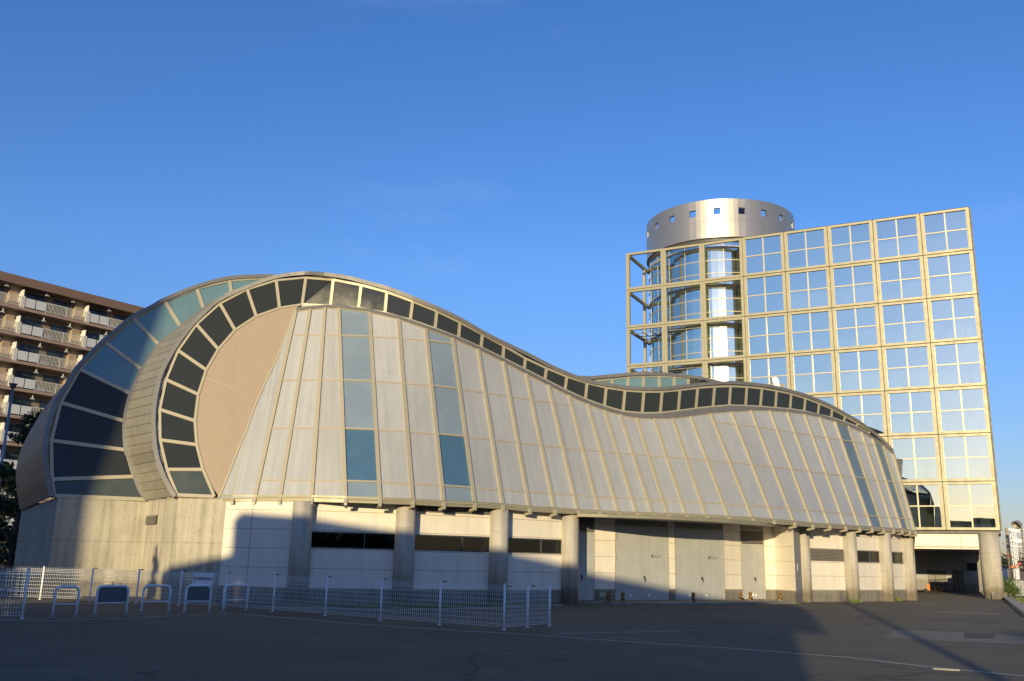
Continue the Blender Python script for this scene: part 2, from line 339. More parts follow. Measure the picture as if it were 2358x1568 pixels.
T = [[-10.2, 36.35, 7.26], [-9.22, 37.94, 11.85], [-8.62, 37.94, 11.94], [-8.0, 37.94, 12.01], [-7.4, 37.93, 12.02], [-6.07, 37.89, 11.86], [-4.81, 37.88, 11.58], [-3.64, 38.06, 11.23], [-2.51, 38.5, 10.94], [-1.43, 39.12, 10.62], [-0.32, 39.79, 10.23], [0.69, 40.44, 9.85], [1.72, 41.05, 9.47], [2.68, 41.59, 9.11], [3.58, 42.06, 8.82], [4.41, 42.47, 8.61], [5.18, 42.81, 8.47], [5.99, 43.14, 8.39], [6.88, 43.53, 8.44], [7.85, 44.04, 8.56], [8.86, 44.68, 8.78], [9.99, 45.43, 9.07], [11.23, 46.21, 9.3], [12.44, 47.03, 9.52], [13.65, 47.88, 9.67], [14.82, 48.75, 9.76], [16.02, 49.62, 9.8], [17.12, 50.45, 9.79], [18.22, 51.22, 9.68], [19.23, 51.92, 9.53], [20.19, 52.53, 9.3], [20.98, 53.03, 9.0], [21.72, 53.41, 8.65], [22.41, 53.72, 8.21]]
F1 = [[-12.44, 35.01, 3.77], [-12.78, 35.16, 4.17], [-13.13, 35.35, 4.65], [-13.52, 35.61, 5.34], [-13.83, 35.93, 6.17], [-14.06, 36.26, 7.03], [-14.18, 36.61, 7.92], [-14.2, 36.93, 8.77], [-14.04, 37.24, 9.57], [-13.83, 37.5, 10.25], [-13.46, 37.83, 11.09], [-13.11, 38.04, 11.65], [-12.57, 38.3, 12.33], [-11.53, 38.56, 12.99], [-10.38, 38.77, 13.54], [-9.15, 38.85, 13.76], [-8.14, 38.19, 13.53], [-7.14, 38.18, 13.4], [-6.23, 38.15, 13.17], [-5.39, 38.13, 12.95], [-4.25, 38.22, 12.55], [-3.23, 38.49, 12.2], [-2.2, 38.96, 11.83], [-1.27, 39.51, 11.43], [-0.53, 39.95, 11.16], [0.72, 40.75, 10.77], [1.64, 41.29, 10.43], [2.58, 41.81, 10.14], [3.56, 42.33, 9.92], [4.5, 42.78, 9.85], [5.45, 43.19, 9.8], [6.42, 43.6, 9.85], [7.36, 44.06, 9.96], [8.34, 44.65, 10.18], [9.36, 45.31, 10.43], [10.29, 45.91, 10.64], [11.3, 46.56, 10.81], [12.27, 47.22, 10.91], [13.27, 47.92, 10.97], [14.27, 48.66, 11.0], [15.29, 49.41, 10.95], [16.31, 50.15, 10.87], [17.25, 50.85, 10.71], [18.2, 51.51, 10.5], [19.12, 52.14, 10.21], [20.03, 52.72, 9.91], [20.98, 53.31, 9.45], [21.81, 53.72, 8.93], [22.4, 53.98, 8.42]]
BO = [[-12.38, 35.02, 3.81], [-13.01, 35.4, 4.78], [-13.56, 35.85, 5.95], [-13.89, 36.33, 7.21], [-13.96, 36.83, 8.51], [-13.79, 37.34, 9.84], [-13.31, 37.82, 11.08], [-12.55, 38.23, 12.13], [-11.52, 38.51, 12.87], [-10.35, 38.7, 13.37], [-9.08, 38.77, 13.55], [-7.76, 38.19, 13.31], [-6.54, 38.16, 13.09], [-5.42, 38.13, 12.8], [-4.31, 38.21, 12.43], [-3.28, 38.47, 12.09], [-2.29, 38.92, 11.73], [-1.32, 39.48, 11.35], [-0.37, 40.05, 10.98], [0.61, 40.69, 10.58], [1.59, 41.25, 10.26], [2.55, 41.8, 10.0], [3.53, 42.31, 9.82], [4.47, 42.77, 9.71], [5.4, 43.17, 9.67], [6.36, 43.57, 9.7], [7.31, 44.03, 9.81], [8.28, 44.61, 10.02], [9.29, 45.26, 10.27], [10.28, 45.9, 10.47], [11.24, 46.53, 10.63], [12.25, 47.21, 10.74], [13.22, 47.89, 10.81], [14.2, 48.61, 10.83], [15.2, 49.34, 10.81], [16.19, 50.07, 10.72], [17.18, 50.8, 10.57], [18.12, 51.46, 10.39], [19.05, 52.09, 10.1], [19.97, 52.68, 9.8], [20.85, 53.24, 9.44]]
BI = [[-10.99, 35.01, 3.78], [-11.65, 35.41, 4.81], [-12.11, 35.79, 5.79], [-12.4, 36.16, 6.77], [-12.53, 36.6, 7.9], [-12.45, 37.02, 8.99], [-12.16, 37.39, 9.95], [-11.65, 37.74, 10.87], [-10.89, 38.01, 11.56], [-9.97, 38.17, 11.99], [-9.03, 38.25, 12.19], [-7.8, 38.19, 12.15], [-6.59, 38.16, 12.07], [-5.45, 38.14, 11.87], [-4.37, 38.2, 11.6], [-3.32, 38.45, 11.31], [-2.33, 38.89, 11.04], [-1.36, 39.45, 10.75], [-0.39, 40.04, 10.42], [0.57, 40.66, 10.08], [1.52, 41.22, 9.73], [2.47, 41.75, 9.37], [3.45, 42.27, 9.05], [4.38, 42.73, 8.82], [5.3, 43.13, 8.65], [6.26, 43.53, 8.65], [7.2, 43.98, 8.76], [8.17, 44.54, 8.97], [9.16, 45.18, 9.21], [10.15, 45.82, 9.43], [11.12, 46.44, 9.62], [12.13, 47.13, 9.73], [13.07, 47.79, 9.82], [14.07, 48.51, 9.89], [15.07, 49.25, 9.97], [16.06, 49.97, 9.99], [17.04, 50.7, 9.94], [18.01, 51.38, 9.9], [18.93, 52.01, 9.78], [19.89, 52.63, 9.61], [20.79, 53.2, 9.3]]
O2 = [[-17.79, 36.69, 3.78], [-18.01, 36.8, 4.42], [-18.41, 37.12, 5.98], [-18.47, 37.59, 7.6], [-18.16, 38.19, 9.13], [-17.55, 38.87, 10.47], [-16.76, 39.59, 11.74], [-15.75, 40.33, 12.76], [-14.63, 41.06, 13.61], [-13.38, 41.78, 14.24], [-11.98, 42.49, 14.61]]
I2 = [[-14.67, 38.0, 3.78], [-15.31, 38.01, 4.69], [-15.8, 38.15, 5.78], [-16.05, 38.42, 6.99], [-16.14, 38.77, 8.23], [-15.97, 39.19, 9.38], [-15.55, 39.75, 10.6], [-14.9, 40.32, 11.59], [-14.16, 40.95, 12.59], [-13.22, 41.67, 13.66], [-11.87, 42.46, 14.36]]
F2 = [[-17.83, 36.67, 3.77], [-18.08, 36.75, 4.36], [-18.37, 36.88, 5.17], [-18.47, 36.94, 5.5], [-18.56, 37.07, 6.06], [-18.61, 37.3, 6.86], [-18.58, 37.56, 7.65], [-18.42, 37.86, 8.39], [-18.24, 38.17, 9.17], [-17.93, 38.51, 9.85], [-17.57, 38.88, 10.55], [-17.17, 39.24, 11.18], [-16.77, 39.61, 11.82], [-16.17, 40.04, 12.39], [-15.76, 40.35, 12.82], [-14.64, 41.08, 13.69], [-13.4, 41.81, 14.36], [-11.99, 42.51, 14.71], [-11.52, 42.73, 14.78]]
I2c = [[-14.65, 38.0, 3.77], [-14.93, 37.99, 4.1], [-15.23, 38.03, 4.64], [-15.62, 38.13, 5.47], [-15.8, 38.15, 5.78], [-16.09, 38.39, 6.96], [-16.14, 38.77, 8.23], [-15.95, 39.2, 9.38], [-15.53, 39.76, 10.62], [-14.9, 40.33, 11.6], [-14.14, 40.98, 12.65], [-13.59, 41.4, 13.26], [-12.6, 42.03, 13.98], [-11.49, 42.69, 14.6]]
RO2 = [[4.59, 49.5, 11.33], [5.56, 50.0, 11.57], [6.49, 50.3, 11.77], [7.38, 50.6, 11.88], [8.33, 51.0, 11.98], [9.26, 51.5, 12.05], [10.17, 52.0, 12.1], [11.28, 53.0, 12.11]]
RI2 = [[4.59, 49.5, 11.31], [5.52, 50.0, 11.17], [6.45, 50.3, 11.11], [7.35, 50.6, 11.12], [8.32, 51.0, 11.23], [9.25, 51.5, 11.43], [10.16, 52.0, 11.65], [11.27, 53.0, 12.05]]
RF2 = [[3.8, 49.0, 11.39], [4.28, 49.3, 11.44], [5.24, 49.8, 11.65], [6.34, 50.2, 11.86], [7.46, 50.6, 12.0], [8.63, 51.2, 12.12], [9.54, 51.7, 12.17], [10.9, 52.3, 12.17], [11.28, 53.0, 12.23], [12.5, 54.0, 12.23]]
IA = [[-10.82, 35.01, 3.77], [-11.19, 35.19, 4.23], [-11.65, 35.41, 4.81], [-11.95, 35.63, 5.38], [-12.13, 35.79, 5.79], [-12.3, 36.0, 6.34], [-12.41, 36.16, 6.77], [-12.5, 36.38, 7.34], [-12.53, 36.6, 7.9], [-12.51, 36.79, 8.39], [-12.45, 37.02, 8.99], [-12.33, 37.22, 9.51], [-12.16, 37.39, 9.95], [-11.93, 37.56, 10.41], [-11.65, 37.74, 10.87], [-11.29, 37.88, 11.24], [-10.89, 38.01, 11.56], [-10.45, 38.1, 11.81], [-9.97, 38.17, 11.99], [-9.51, 38.22, 12.12], [-9.18, 38.24, 12.16]]
CH = [[-10.82, 35.0, 3.75], [-10.68, 35.25, 4.4], [-10.5, 35.66, 5.47], [-10.28, 36.08, 6.56], [-10.2, 36.35, 7.25], [-10.05, 36.65, 8.03], [-9.87, 36.93, 8.77], [-9.64, 37.28, 9.68], [-9.46, 37.7, 10.78], [-9.28, 38.16, 11.97]]
S2 = [[-26.47, 51.0, 3.74], [-26.68, 50.89, 4.53], [-26.8, 50.78, 5.24], [-26.85, 50.67, 5.97], [-26.72, 50.56, 6.85], [-26.38, 50.44, 7.73], [-25.76, 50.33, 9.0], [-25.1, 50.22, 9.98], [-24.41, 50.11, 10.82], [-23.77, 50.0, 11.45]]
# ================================================================== SETTING
g = MB(); g.quad((-900, -500, 0), (900, -500, 0), (900, 1500, 0), (-900, 1500, 0))
tag(g.build('ground', M['asphalt']), kind='structure')
def sheet(name, pts, mat, z=.004, **k):
    s = MB(); s.poly([(p[0], p[1], z) for p in pts]); return tag(s.build(name, mat), kind='structure')
# flush kerb strip, with joints
ks = [(-2, 1427), (122, 1429.5), (300, 1423), (403, 1418.5), (548, 1413.5), (600, 1418), (700, 1426), (806, 1436), (1000, 1449), (1270, 1465), (1500, 1482), (1700, 1494), (1960, 1515), (2140, 1536), (2358, 1557)]
kp = [gz(*p) for p in ks]
kp = [kp[0] + (kp[0]-kp[1])*3] + kp + [kp[-1] + (kp[-1]-kp[-2])*2]
kb = MB()
for a, b in zip(kp[:-1], kp[1:]):
    t = (b-a).normalized(); n = V((-t.y, t.x, 0)); L = (b-a).length; m = max(1, int(L/.6))
    for i in range(m):
        p = a + t*(L*i/m+.008); q = a + t*(L*(i+1)/m-.008)
        kb.quad(p - n*.075 + UP*.004, q - n*.075 + UP*.004, q + n*.075 + UP*.004, p + n*.075 + UP*.004)
tag(kb.build('kerb_strip', M['kerb']), kind='structure')
# worn patches in the yard on the right
sheet('concrete_patch', [gz(*z8(*p)) for p in [(520, 1195), (910, 1215), (1220, 1232), (1500, 1243), (1760, 1250), (1760, 1186), (1480, 1168), (1195, 1146), (700, 1128), (600, 1128)]], M['patch'])
sheet('tar_patch', [gz(*z8(*p)) for p in [(1208, 1198), (1462, 1204), (1476, 1166), (1200, 1150)]], M['patchdark'], .008)
sheet('concrete_patch', [gz(*z8(*p)) for p in [(960, 975), (1200, 990), (1420, 996), (1600, 990), (1300, 972), (1000, 962)]], M['patch'])
sheet('concrete_patch', [gz(*z7(*p)) for p in [(0, 1262), (400, 1256), (1000, 1240), (1500, 1215), (1100, 1222), (300, 1240), (0, 1246)]], M['patch'])
# ================================================================== THE HALL
hall = thing('hall_building', (0, 44, 0), 'long wave-roofed metal clad hall with a snail-like curl of glass bands at its left end', 'building')
EV = 3.75
def xy(p): return V((p[0], p[1], 0))
Bp = [V(p) for p in B]; Tp = [V(p) for p in T]
# plan normals (inward) at each rib
def inward(i, P):
    a = P[max(i-1, 0)]; b = P[min(i+1, len(P)-1)]; t = V((b.x-a.x, b.y-a.y, 0)).normalized(); return V((-t.y, t.x, 0))
# ---- columns
colpx = [(682, 1394), (925, 1396), (1145, 1395), (1311, 1393), (1854, 1387), (1964, 1386.6), (2045, 1385), (2098, 1383)]
colr = [.38, .38, .38, .37, .37, .37, .37, .37]
cc = []
for (u, v), r in zip(colpx, colr):
    p = gz(u, v); d = V((p.x, p.y, 0)).normalized(); c = p + d*r; cc.append(c)
    m = MB(); m.cyl(c, r, 0, 3.66, 40); m.build('column', M['colconc'], hall)
# ---- ground floor walls
P125, P340, P403, P505, P47 = V((-17.6, 36.6, 0)), V((-14.65, 38.05, 0)), V((-12.38, 35.1, 0)), V((-10.85, 34.98, 0)), V((-26.5, 51.2, 0))
m = MB(); m.wall([P47, P125, P340, P403, P505, P505 + V((.3, .02, 0))], 0, 3.74, -.0); m.build('concrete_wall', M['concrete'], hall)
def off(p, q, o):   # move the segment pq inward (left of travel)
    t = (q-p).normalized(); n = V((-t.y, t.x, 0)); return p + n*o, q + n*o
def vent(parent, a, b, z0, z1, n_out, name='louver', step=.07):
    # sloped blades between plan points a and b
    k = MB(); back = MB(); t = (b-a).normalized()
    z = z0
    while z < z1 - .02:
        k.hexa([a + n_out*.05 + UP*z, b + n_out*.05 + UP*z, b + UP*(z+.045), a + UP*(z+.045)],
               [a + n_out*.05 + UP*(z+.012), b + n_out*.05 + UP*(z+.012), b + UP*(z+.057), a + UP*(z+.057)]); z += step
    o = k.build(name, M['louver'], parent)
    back.wall([a - n_out*.005, b - n_out*.005], z0, z1); back.build('backing', M['dark'], o)
    return o
def bay_wall(a, b, win=None, lou=None, setb=.12, toplou=None, uv0=0):
    """cream panels over a concrete plinth between plan points a, b"""
    a, b = off(a, b, setb); t = (b-a).normalized(); n = V((t.y, -t.x, 0))
    w = MB(); ztop = 3.74
    if toplou: ztop = 3.45
    if win is None and lou is None: w.wall([a, b], .58, ztop, 0, uv0)
    else:
        z0, z1, f0, f1 = win or lou; L = (b-a).length; c = a + t*L*f0; d = a + t*L*f1
        w.wall([a, b], .58, z0, 0, uv0); w.wall([a, b], z1, ztop, 0, uv0)
        if f0 > .01: w.wall([a, c], z0, z1, 0, uv0)
        if f1 < .99: w.wall([d, b], z0, z1, 0, uv0+L*f1)
    w.build('panel_wall', M['cream'], hall)
    pl = MB(); pl.wall([a + n*.02, b + n*.02], 0, .55, .0, uv0); pl.quad(a + n*.02 + UP*.55, b + n*.02 + UP*.55, b + UP*.55, a + UP*.55)
    pl.build('plinth', M['plinth'], hall)
    sl = MB(); sl.bar(a + n*.05 + UP*.575, b + n*.05 + UP*.575, .05, .06, n); sl.build('drip_ledge', M['rib'], hall)
    if toplou: vent(hall, a, b, 3.45, 3.74, n)
    if win:
        fr = MB(); ins = -n
        for p, q in ((c, d),):
            fr.bar(p + UP*(z0-.01), q + UP*(z0-.01), .05, .10, n); fr.bar(p + UP*(z1-.02), q + UP*(z1-.02), .05, .10, n)
        fr.bar(c + t*.02 + UP*z0, c + t*.02 + UP*z1, .04, .10, n); fr.bar(d - t*.02 + UP*z0, d - t*.02 + UP*z1, .04, .10, n)
        mid = c + (d-c)*.62; fr.bar(mid + UP*z0, mid + UP*z1, .035, .08, n)
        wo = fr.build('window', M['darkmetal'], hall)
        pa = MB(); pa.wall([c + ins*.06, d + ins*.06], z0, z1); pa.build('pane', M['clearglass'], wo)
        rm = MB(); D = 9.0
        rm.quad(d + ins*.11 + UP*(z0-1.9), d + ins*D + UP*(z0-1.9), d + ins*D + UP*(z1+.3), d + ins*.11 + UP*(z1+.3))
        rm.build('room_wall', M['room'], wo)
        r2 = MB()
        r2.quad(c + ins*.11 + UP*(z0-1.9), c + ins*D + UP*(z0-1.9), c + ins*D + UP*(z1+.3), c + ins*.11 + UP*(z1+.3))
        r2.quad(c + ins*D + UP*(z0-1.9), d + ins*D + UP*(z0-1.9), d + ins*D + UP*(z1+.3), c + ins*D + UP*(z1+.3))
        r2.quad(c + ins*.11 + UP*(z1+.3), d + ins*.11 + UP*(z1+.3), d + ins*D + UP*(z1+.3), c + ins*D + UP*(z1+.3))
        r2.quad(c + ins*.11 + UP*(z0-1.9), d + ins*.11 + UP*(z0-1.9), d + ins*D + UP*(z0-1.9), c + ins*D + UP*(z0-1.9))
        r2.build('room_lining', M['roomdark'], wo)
    if lou: vent(hall, c, d, z0, z1, n)
    return a, b
q0 = P505 + V((.28, .02, 0))
bay_wall(q0, cc[0], setb=.02)
bay_wall(cc[0], cc[1], win=(2.03, 2.60, .02, .97))
bay_wall(cc[1], cc[2], win=(2.03, 2.60, .02, .98), toplou=True)
bay_wall(cc[2], cc[3], win=(2.03, 2.60, .02, .98))
bay_wall(cc[4], cc[5], lou=(2.03, 2.62, .10, .98))
bay_wall(cc[5], cc[6], win=(2.03, 2.62, .12, .95), toplou=True)
bay_wall(cc[6], cc[7], win=(2.03, 2.62, .15, .95))
# vertical joint in the first cream bay
vj = q0 + (cc[0]-q0)*.36; tt_ = (cc[0]-q0).normalized(); nn_ = V((tt_.y, -tt_.x, 0))
m = MB(); m.bar(vj + nn_*.003 + UP*.6, vj + nn_*.003 + UP*3.7, .018, .01, nn_); m.build('panel_joint', M['rib2'], hall)
# small louver on the return wall of the curl
ra = P340 + (P403-P340)*.06; rb_ = P340 + (P403-P340)*.42; tn = (P403-P340).normalized(); rn = V((tn.y, -tn.x, 0))
vent(hall, ra + rn*.03, rb_ + rn*.03, 2.78, 3.12, rn, step=.05)
# ---- recessed loading bay
LV = .10
R = [gz(*z7(250, 970), LV), gz(*z7(380, 970), LV), gz(*z7(560, 970), LV), gz(*z7(1020, 968), LV), gz(*z7(1078, 968), LV), gz(*z7(1500, 965), LV), gz(*z7(1650, 962), LV), gz(*z7(1850, 961), LV), gz(*z7(1940, 962), LV), gz(*z7(2114, 977), LV)]
R = [V((p.x, p.y, 0)) for p in R]
R[1] = R[0] + (R[2]-R[0])*.41
HT = 3.74
def recwall(a, b, uv=0):
    t = (b-a).normalized(); n = V((t.y, -t.x, 0))
    w = MB(); w.wall([a, b], .58, HT, 0, uv); w.build('panel_wall', M['cream'], hall)
    p = MB(); p.wall([a + n*.015, b + n*.015], 0, .55, 0, uv); p.quad(a + n*.015 + UP*.55, b + n*.015 + UP*.55, b + UP*.55, a + UP*.55); p.build('plinth', M['plinth'], hall)
    s = MB(); s.bar(a + n*.045 + UP*.575, b + n*.045 + UP*.575, .05, .06, n); s.build('drip_ledge', M['rib'], hall)
recwall(R[1], R[2]); recwall(R[3], R[4]); recwall(R[5], R[6]); recwall(R[7], R[8]); recwall(R[8], R[9])
def text(body, size, loc, right, normal, mat, parent, name, sx=1.0, extr=.002):
    cu = bpy.data.curves.new(name, 'FONT'); cu.body = body; cu.size = size; cu.align_x = 'CENTER'; cu.align_y = 'CENTER'; cu.extrude = extr
    o = bpy.data.objects.new(name, cu); COL.objects.link(o); bpy.context.view_layer.update()
    me = bpy.data.meshes.new_from_object(o.evaluated_get(bpy.context.evaluated_depsgraph_get()))
    bpy.data.objects.remove(o); bpy.data.curves.remove(cu)
    r = V(right).normalized(); n = V(normal).normalized(); u = n.cross(r)
    w = woff(parent); loc = V(loc)
    for vv in me.vertices:
        c = vv.co; vv.co = loc + r*c.x*sx + u*c.y + n*c.z - w
    me.materials.clear(); me.materials.append(mat)
    ob = bpy.data.objects.new(name, me); COL.objects.link(ob)
    if parent: ob.parent = parent; OFF[ob.name] = w
    return ob
def door(a, b, z1, leaves_=2, louver_top=0, txt=None, handle_f=None, right_hinge=True, vents=True):
    t = (b-a).normalized(); n = V((t.y, -t.x, 0)); L = (b-a).length
    zt_ = z1 - louver_top
    d = MB(); seg = [(0, .5), (.5, 1)] if leaves_ == 2 else [(0, 1)]
    for f0, f1 in seg:
        p = a + t*(L*f0+.006) + n*.0; q = a + t*(L*f1-.006); d.bar((p+q)/2 + UP*(LV+.02), (p+q)/2 + UP*(zt_), (q-p).length, .05, n)
    o = d.build('door', M['doorgrey'], hall)
    f = MB(); f.bar(a + n*.015 + UP*.1, a + n*.015 + UP*z1, .035, .08, n); f.bar(b + n*.015 + UP*.1, b + n*.015 + UP*z1, .035, .08, n)
    f.bar(a + n*.0 + UP*(z1+.02), b + n*.0 + UP*(z1+.02), .05, .08, n); f.build('door_frame', M['white'] if False else M['rib'], o)
    w = MB(); w.wall([a - n*.005, b - n*.005], z1+.045, HT); w.build('lintel_panel', M['soffit'], o)
    for zz in ((.45, 1.85, 2.75) if L > 1.5 else (.45, 1.6)):
        for s, e in ((a, 1), (b, -1)):
            h = MB(); h.bar(s + t*.03*e + n*.035 + UP*zz, s + t*.03*e + n*.035 + UP*(zz+.24), .045, .05, n); h.build('hinge', M['rib'], o)
    hf = .5 if handle_f is None else handle_f; hp = a + t*(L*hf+.09)
    h = MB(); h.bar(hp + n*.05 + UP*1.02, hp + n*.05 + UP*1.16, .05, .05, n); h.bar(hp + n*.09 + UP*1.05, hp + n*.09 + t*.0 + UP*.90, .022, .022, n); h.bar(hp+n*.09 - t*.01 + UP*1.05, hp + n*.09 + t*.05 + UP*1.05, .025, .05, n)
    h.build('handle', M['black'], o)
    if louver_top: vent(o, a + t*.03, b - t*.03, zt_+.03, z1-.02, n, step=.06)
    if vents:
        for f_ in (.28, .62) if L > 2 else (.45, .58):
            k = MB(); c = a + t*L*f_ + n*.012 + UP*.32; k.bar(c - UP*.06, c + UP*.06, .09, .02, n); k.build('floor_bolt', M['white'], o)
    if txt: text(txt, .17, a + t*L*.76 + n*.006 + UP*2.02, t, n, M['darkmetal'], o, 'lettering')
    return o
door(R[0], R[1], 2.95, 1, .0, None, .02, vents=False); 
vent(hall, R[0], R[1], 3.02, 3.6, V(((R[1]-R[0]).y, -(R[1]-R[0]).x, 0)).normalized()*1.0, step=.06)
door(R[2], R[3], 3.30, 2, 0, '搬入口1')
door(R[4], R[5], 3.30, 2, 0, '搬入口2')
door(R[6], R[7], 3.38, 2, .62)
# electrical box on the plinth
t_ = (R[2]-R[1]).normalized(); n_ = V((t_.y, -t_.x, 0)); c_ = R[1] + (R[2]-R[1])*.38 + n_*.05 + UP*.36
k = MB(); k.bar(c_ - UP*.12, c_ + UP*.12, .38, .06, n_); eb = k.build('outlet_box', M['louver'], hall)
k = MB()
for s in (-.09, .09): k.bar(c_ + t_*s + n_*.012 - UP*.08, c_ + t_*s + n_*.012 + UP*.08, .13, .02, n_)
k.build('cover', M['rib'], eb)
# left side wall of the recess, column pilaster on the right
m = MB(); m.wall([V((cc[3].x+.30, cc[3].y+.2, 0)), R[0] + V((0, .0, 0))], 0, HT); m.build('side_wall', M['cream'], hall)
pa_ = R[9] + V((0, 0, 0)); pb_ = V((cc[4].x-.20, cc[4].y-.33, 0))
m = MB(); m.wall([pa_, pb_, cc[4]], 0, 3.70); m.build('pilaster', M['colconc'], hall)
# step (raised floor of the recess)
kp_ = [gz(*z7(245, 1002), 0), gz(*z7(600, 1008), 0), gz(*z7(1000, 1013), 0), gz(*z7(1400, 1010), 0), gz(*z7(1700, 1005), 0), gz(*z7(2100, 995), 0)]
sp = MB(); back = [R[9] + UP*0] + [r + V((-.1, .3, 0)) for r in reversed(R[:9])]
loop = kp_ + back; sp.poly([p + UP*(LV-p.z) for p in loop])
for a, b in zip(kp_[:-1], kp_[1:]): sp.quad(a, b, b + UP*LV, a + UP*LV)
tag(sp.build('loading_step', M['step']), kind='structure')
# ---- canopy over the recess
fb = [(235, 250), (500, 256), (800, 266), (1050, 276), (1300, 290), (1550, 305), (1800, 325), (2000, 338), (2165, 351)]
ft = [(235, 222), (500, 231), (800, 241), (1050, 250), (1300, 260), (1550, 272), (1800, 290), (2000, 312), (2165, 334)]
yy = [38.7, 38.8, 39.2, 39.8, 40.7, 41.8, 43.4, 45.3, 47.1]
lo_ = [at(*z7(*p), y) for p, y in zip(fb, yy)]; hi_ = [at(*z7(*p), y) for p, y in zip(ft, yy)]
cn = MB()
for i in range(len(lo_)-1): cn.quad(lo_[i], lo_[i+1], hi_[i+1], hi_[i], None); cn.quad(hi_[i], hi_[i+1], hi_[i+1] + V((-.3, .5, .05)), hi_[i] + V((-.3, .5, .05)))
cn.build('canopy_fascia', M['edge'] if False else M['grid'], hall)
so = MB(); n8 = len(lo_)
bk = [V((p.x-.1, p.y+.3, 3.62)) for p in (R[0], R[2], R[3], R[5], R[7], R[8])]
so.poly([p + V((0, 0, .02)) for p in lo_] + [V((R[9].x+.3, R[9].y+.1, 3.62))] + bk[::-1]); so.build('canopy_soffit', M['soffit'], hall)
# ---- eave: soffit and edge beam
we = [V((P505.x+.2, P505.y+.05, 0))] + [c + V((-.15, .25, 0)) for c in cc]
sf = MB(); Bl = [V((P505.x, P505.y, EV))] + [b for b in Bp]
def plan_at(poly, u):   # u 0..1 along
    L = [0]
    for a, b in zip(poly[:-1], poly[1:]): L.append(L[-1] + (b-a).length)
    s = u*L[-1]
    for i in range(len(poly)-1):
        if s <= L[i+1] + 1e-9: return poly[i] + (poly[i+1]-poly[i])*((s-L[i])/(L[i+1]-L[i]))
    return poly[-1]
nb_ = 60; Bflat = [V((b.x, b.y, 0)) for b in Bl]
rows_ = []
for i in range(nb_+1):
    p = plan_at(Bflat, i/nb_); a = plan_at(Bflat, max(0, i/nb_-.01)); b = plan_at(Bflat, min(1, i/nb_+.01)); t = (b-a).normalized(); n = V((-t.y, t.x, 0))
    rows_.append((p + n*.10, p + n*2.6))
for (a, b), (c, d) in zip(rows_[:-1], rows_[1:]): sf.quad(a + UP*(EV-.05), c + UP*(EV-.05), d + UP*(EV+.0), b + UP*(EV+.0))
sf.build('eave_soffit', M['soffit'], hall)
eb_ = MB()
for i in range(len(Bl)-1):
    a, b = Bl[i], Bl[i+1]; t = (b-a).normalized(); no = V((t.y, -t.x, 0)).normalized()
    eb_.bar(a + UP*.0 - no*.05, b + UP*.0 - no*.05, .20, .14, no); eb_.bar(a + UP*.10 - no*.02, b + UP*.10 - no*.02, .06, .14, no)
eb_.build('eave_beam', M['grid'], hall)
# ---- cladding panels, ribs, transoms
ROWS = [4.47, 6.55, 8.62, 10.68]
def onrib(i, z):
    a, b = Bp[i], Tp[i]; return a + (b-a)*((z-a.z)/(b.z-a.z))
def fn(i):   # outward facing normal of the leaning wall at rib i
    t = (Bp[min(i+1, len(Bp)-1)] - Bp[max(i-1, 0)]).normalized(); s = (Tp[i]-Bp[i]).normalized(); return t.cross(s).normalized()
CHp = [V(p) for p in CH]
def cell(mb, i, j, z0, z1, inset):
    pts = []
    for k, z in ((i, z0), (j, z0), (j, z1), (i, z1)):
        top = Tp[k].z; zz = min(z, top) if z is not None else top
        pts.append((onrib(k, zz) if z is not None else Tp[k]) - fn(k)*inset)
    u = [(i*1.25, pts[0].z), (j*1.25, pts[1].z), (j*1.25, pts[2].z), (i*1.25, pts[3].z)]
    mb.quad(*pts, uv=u)
glassb = {4: 1, 7: 1, 28: 2, 31: 2}
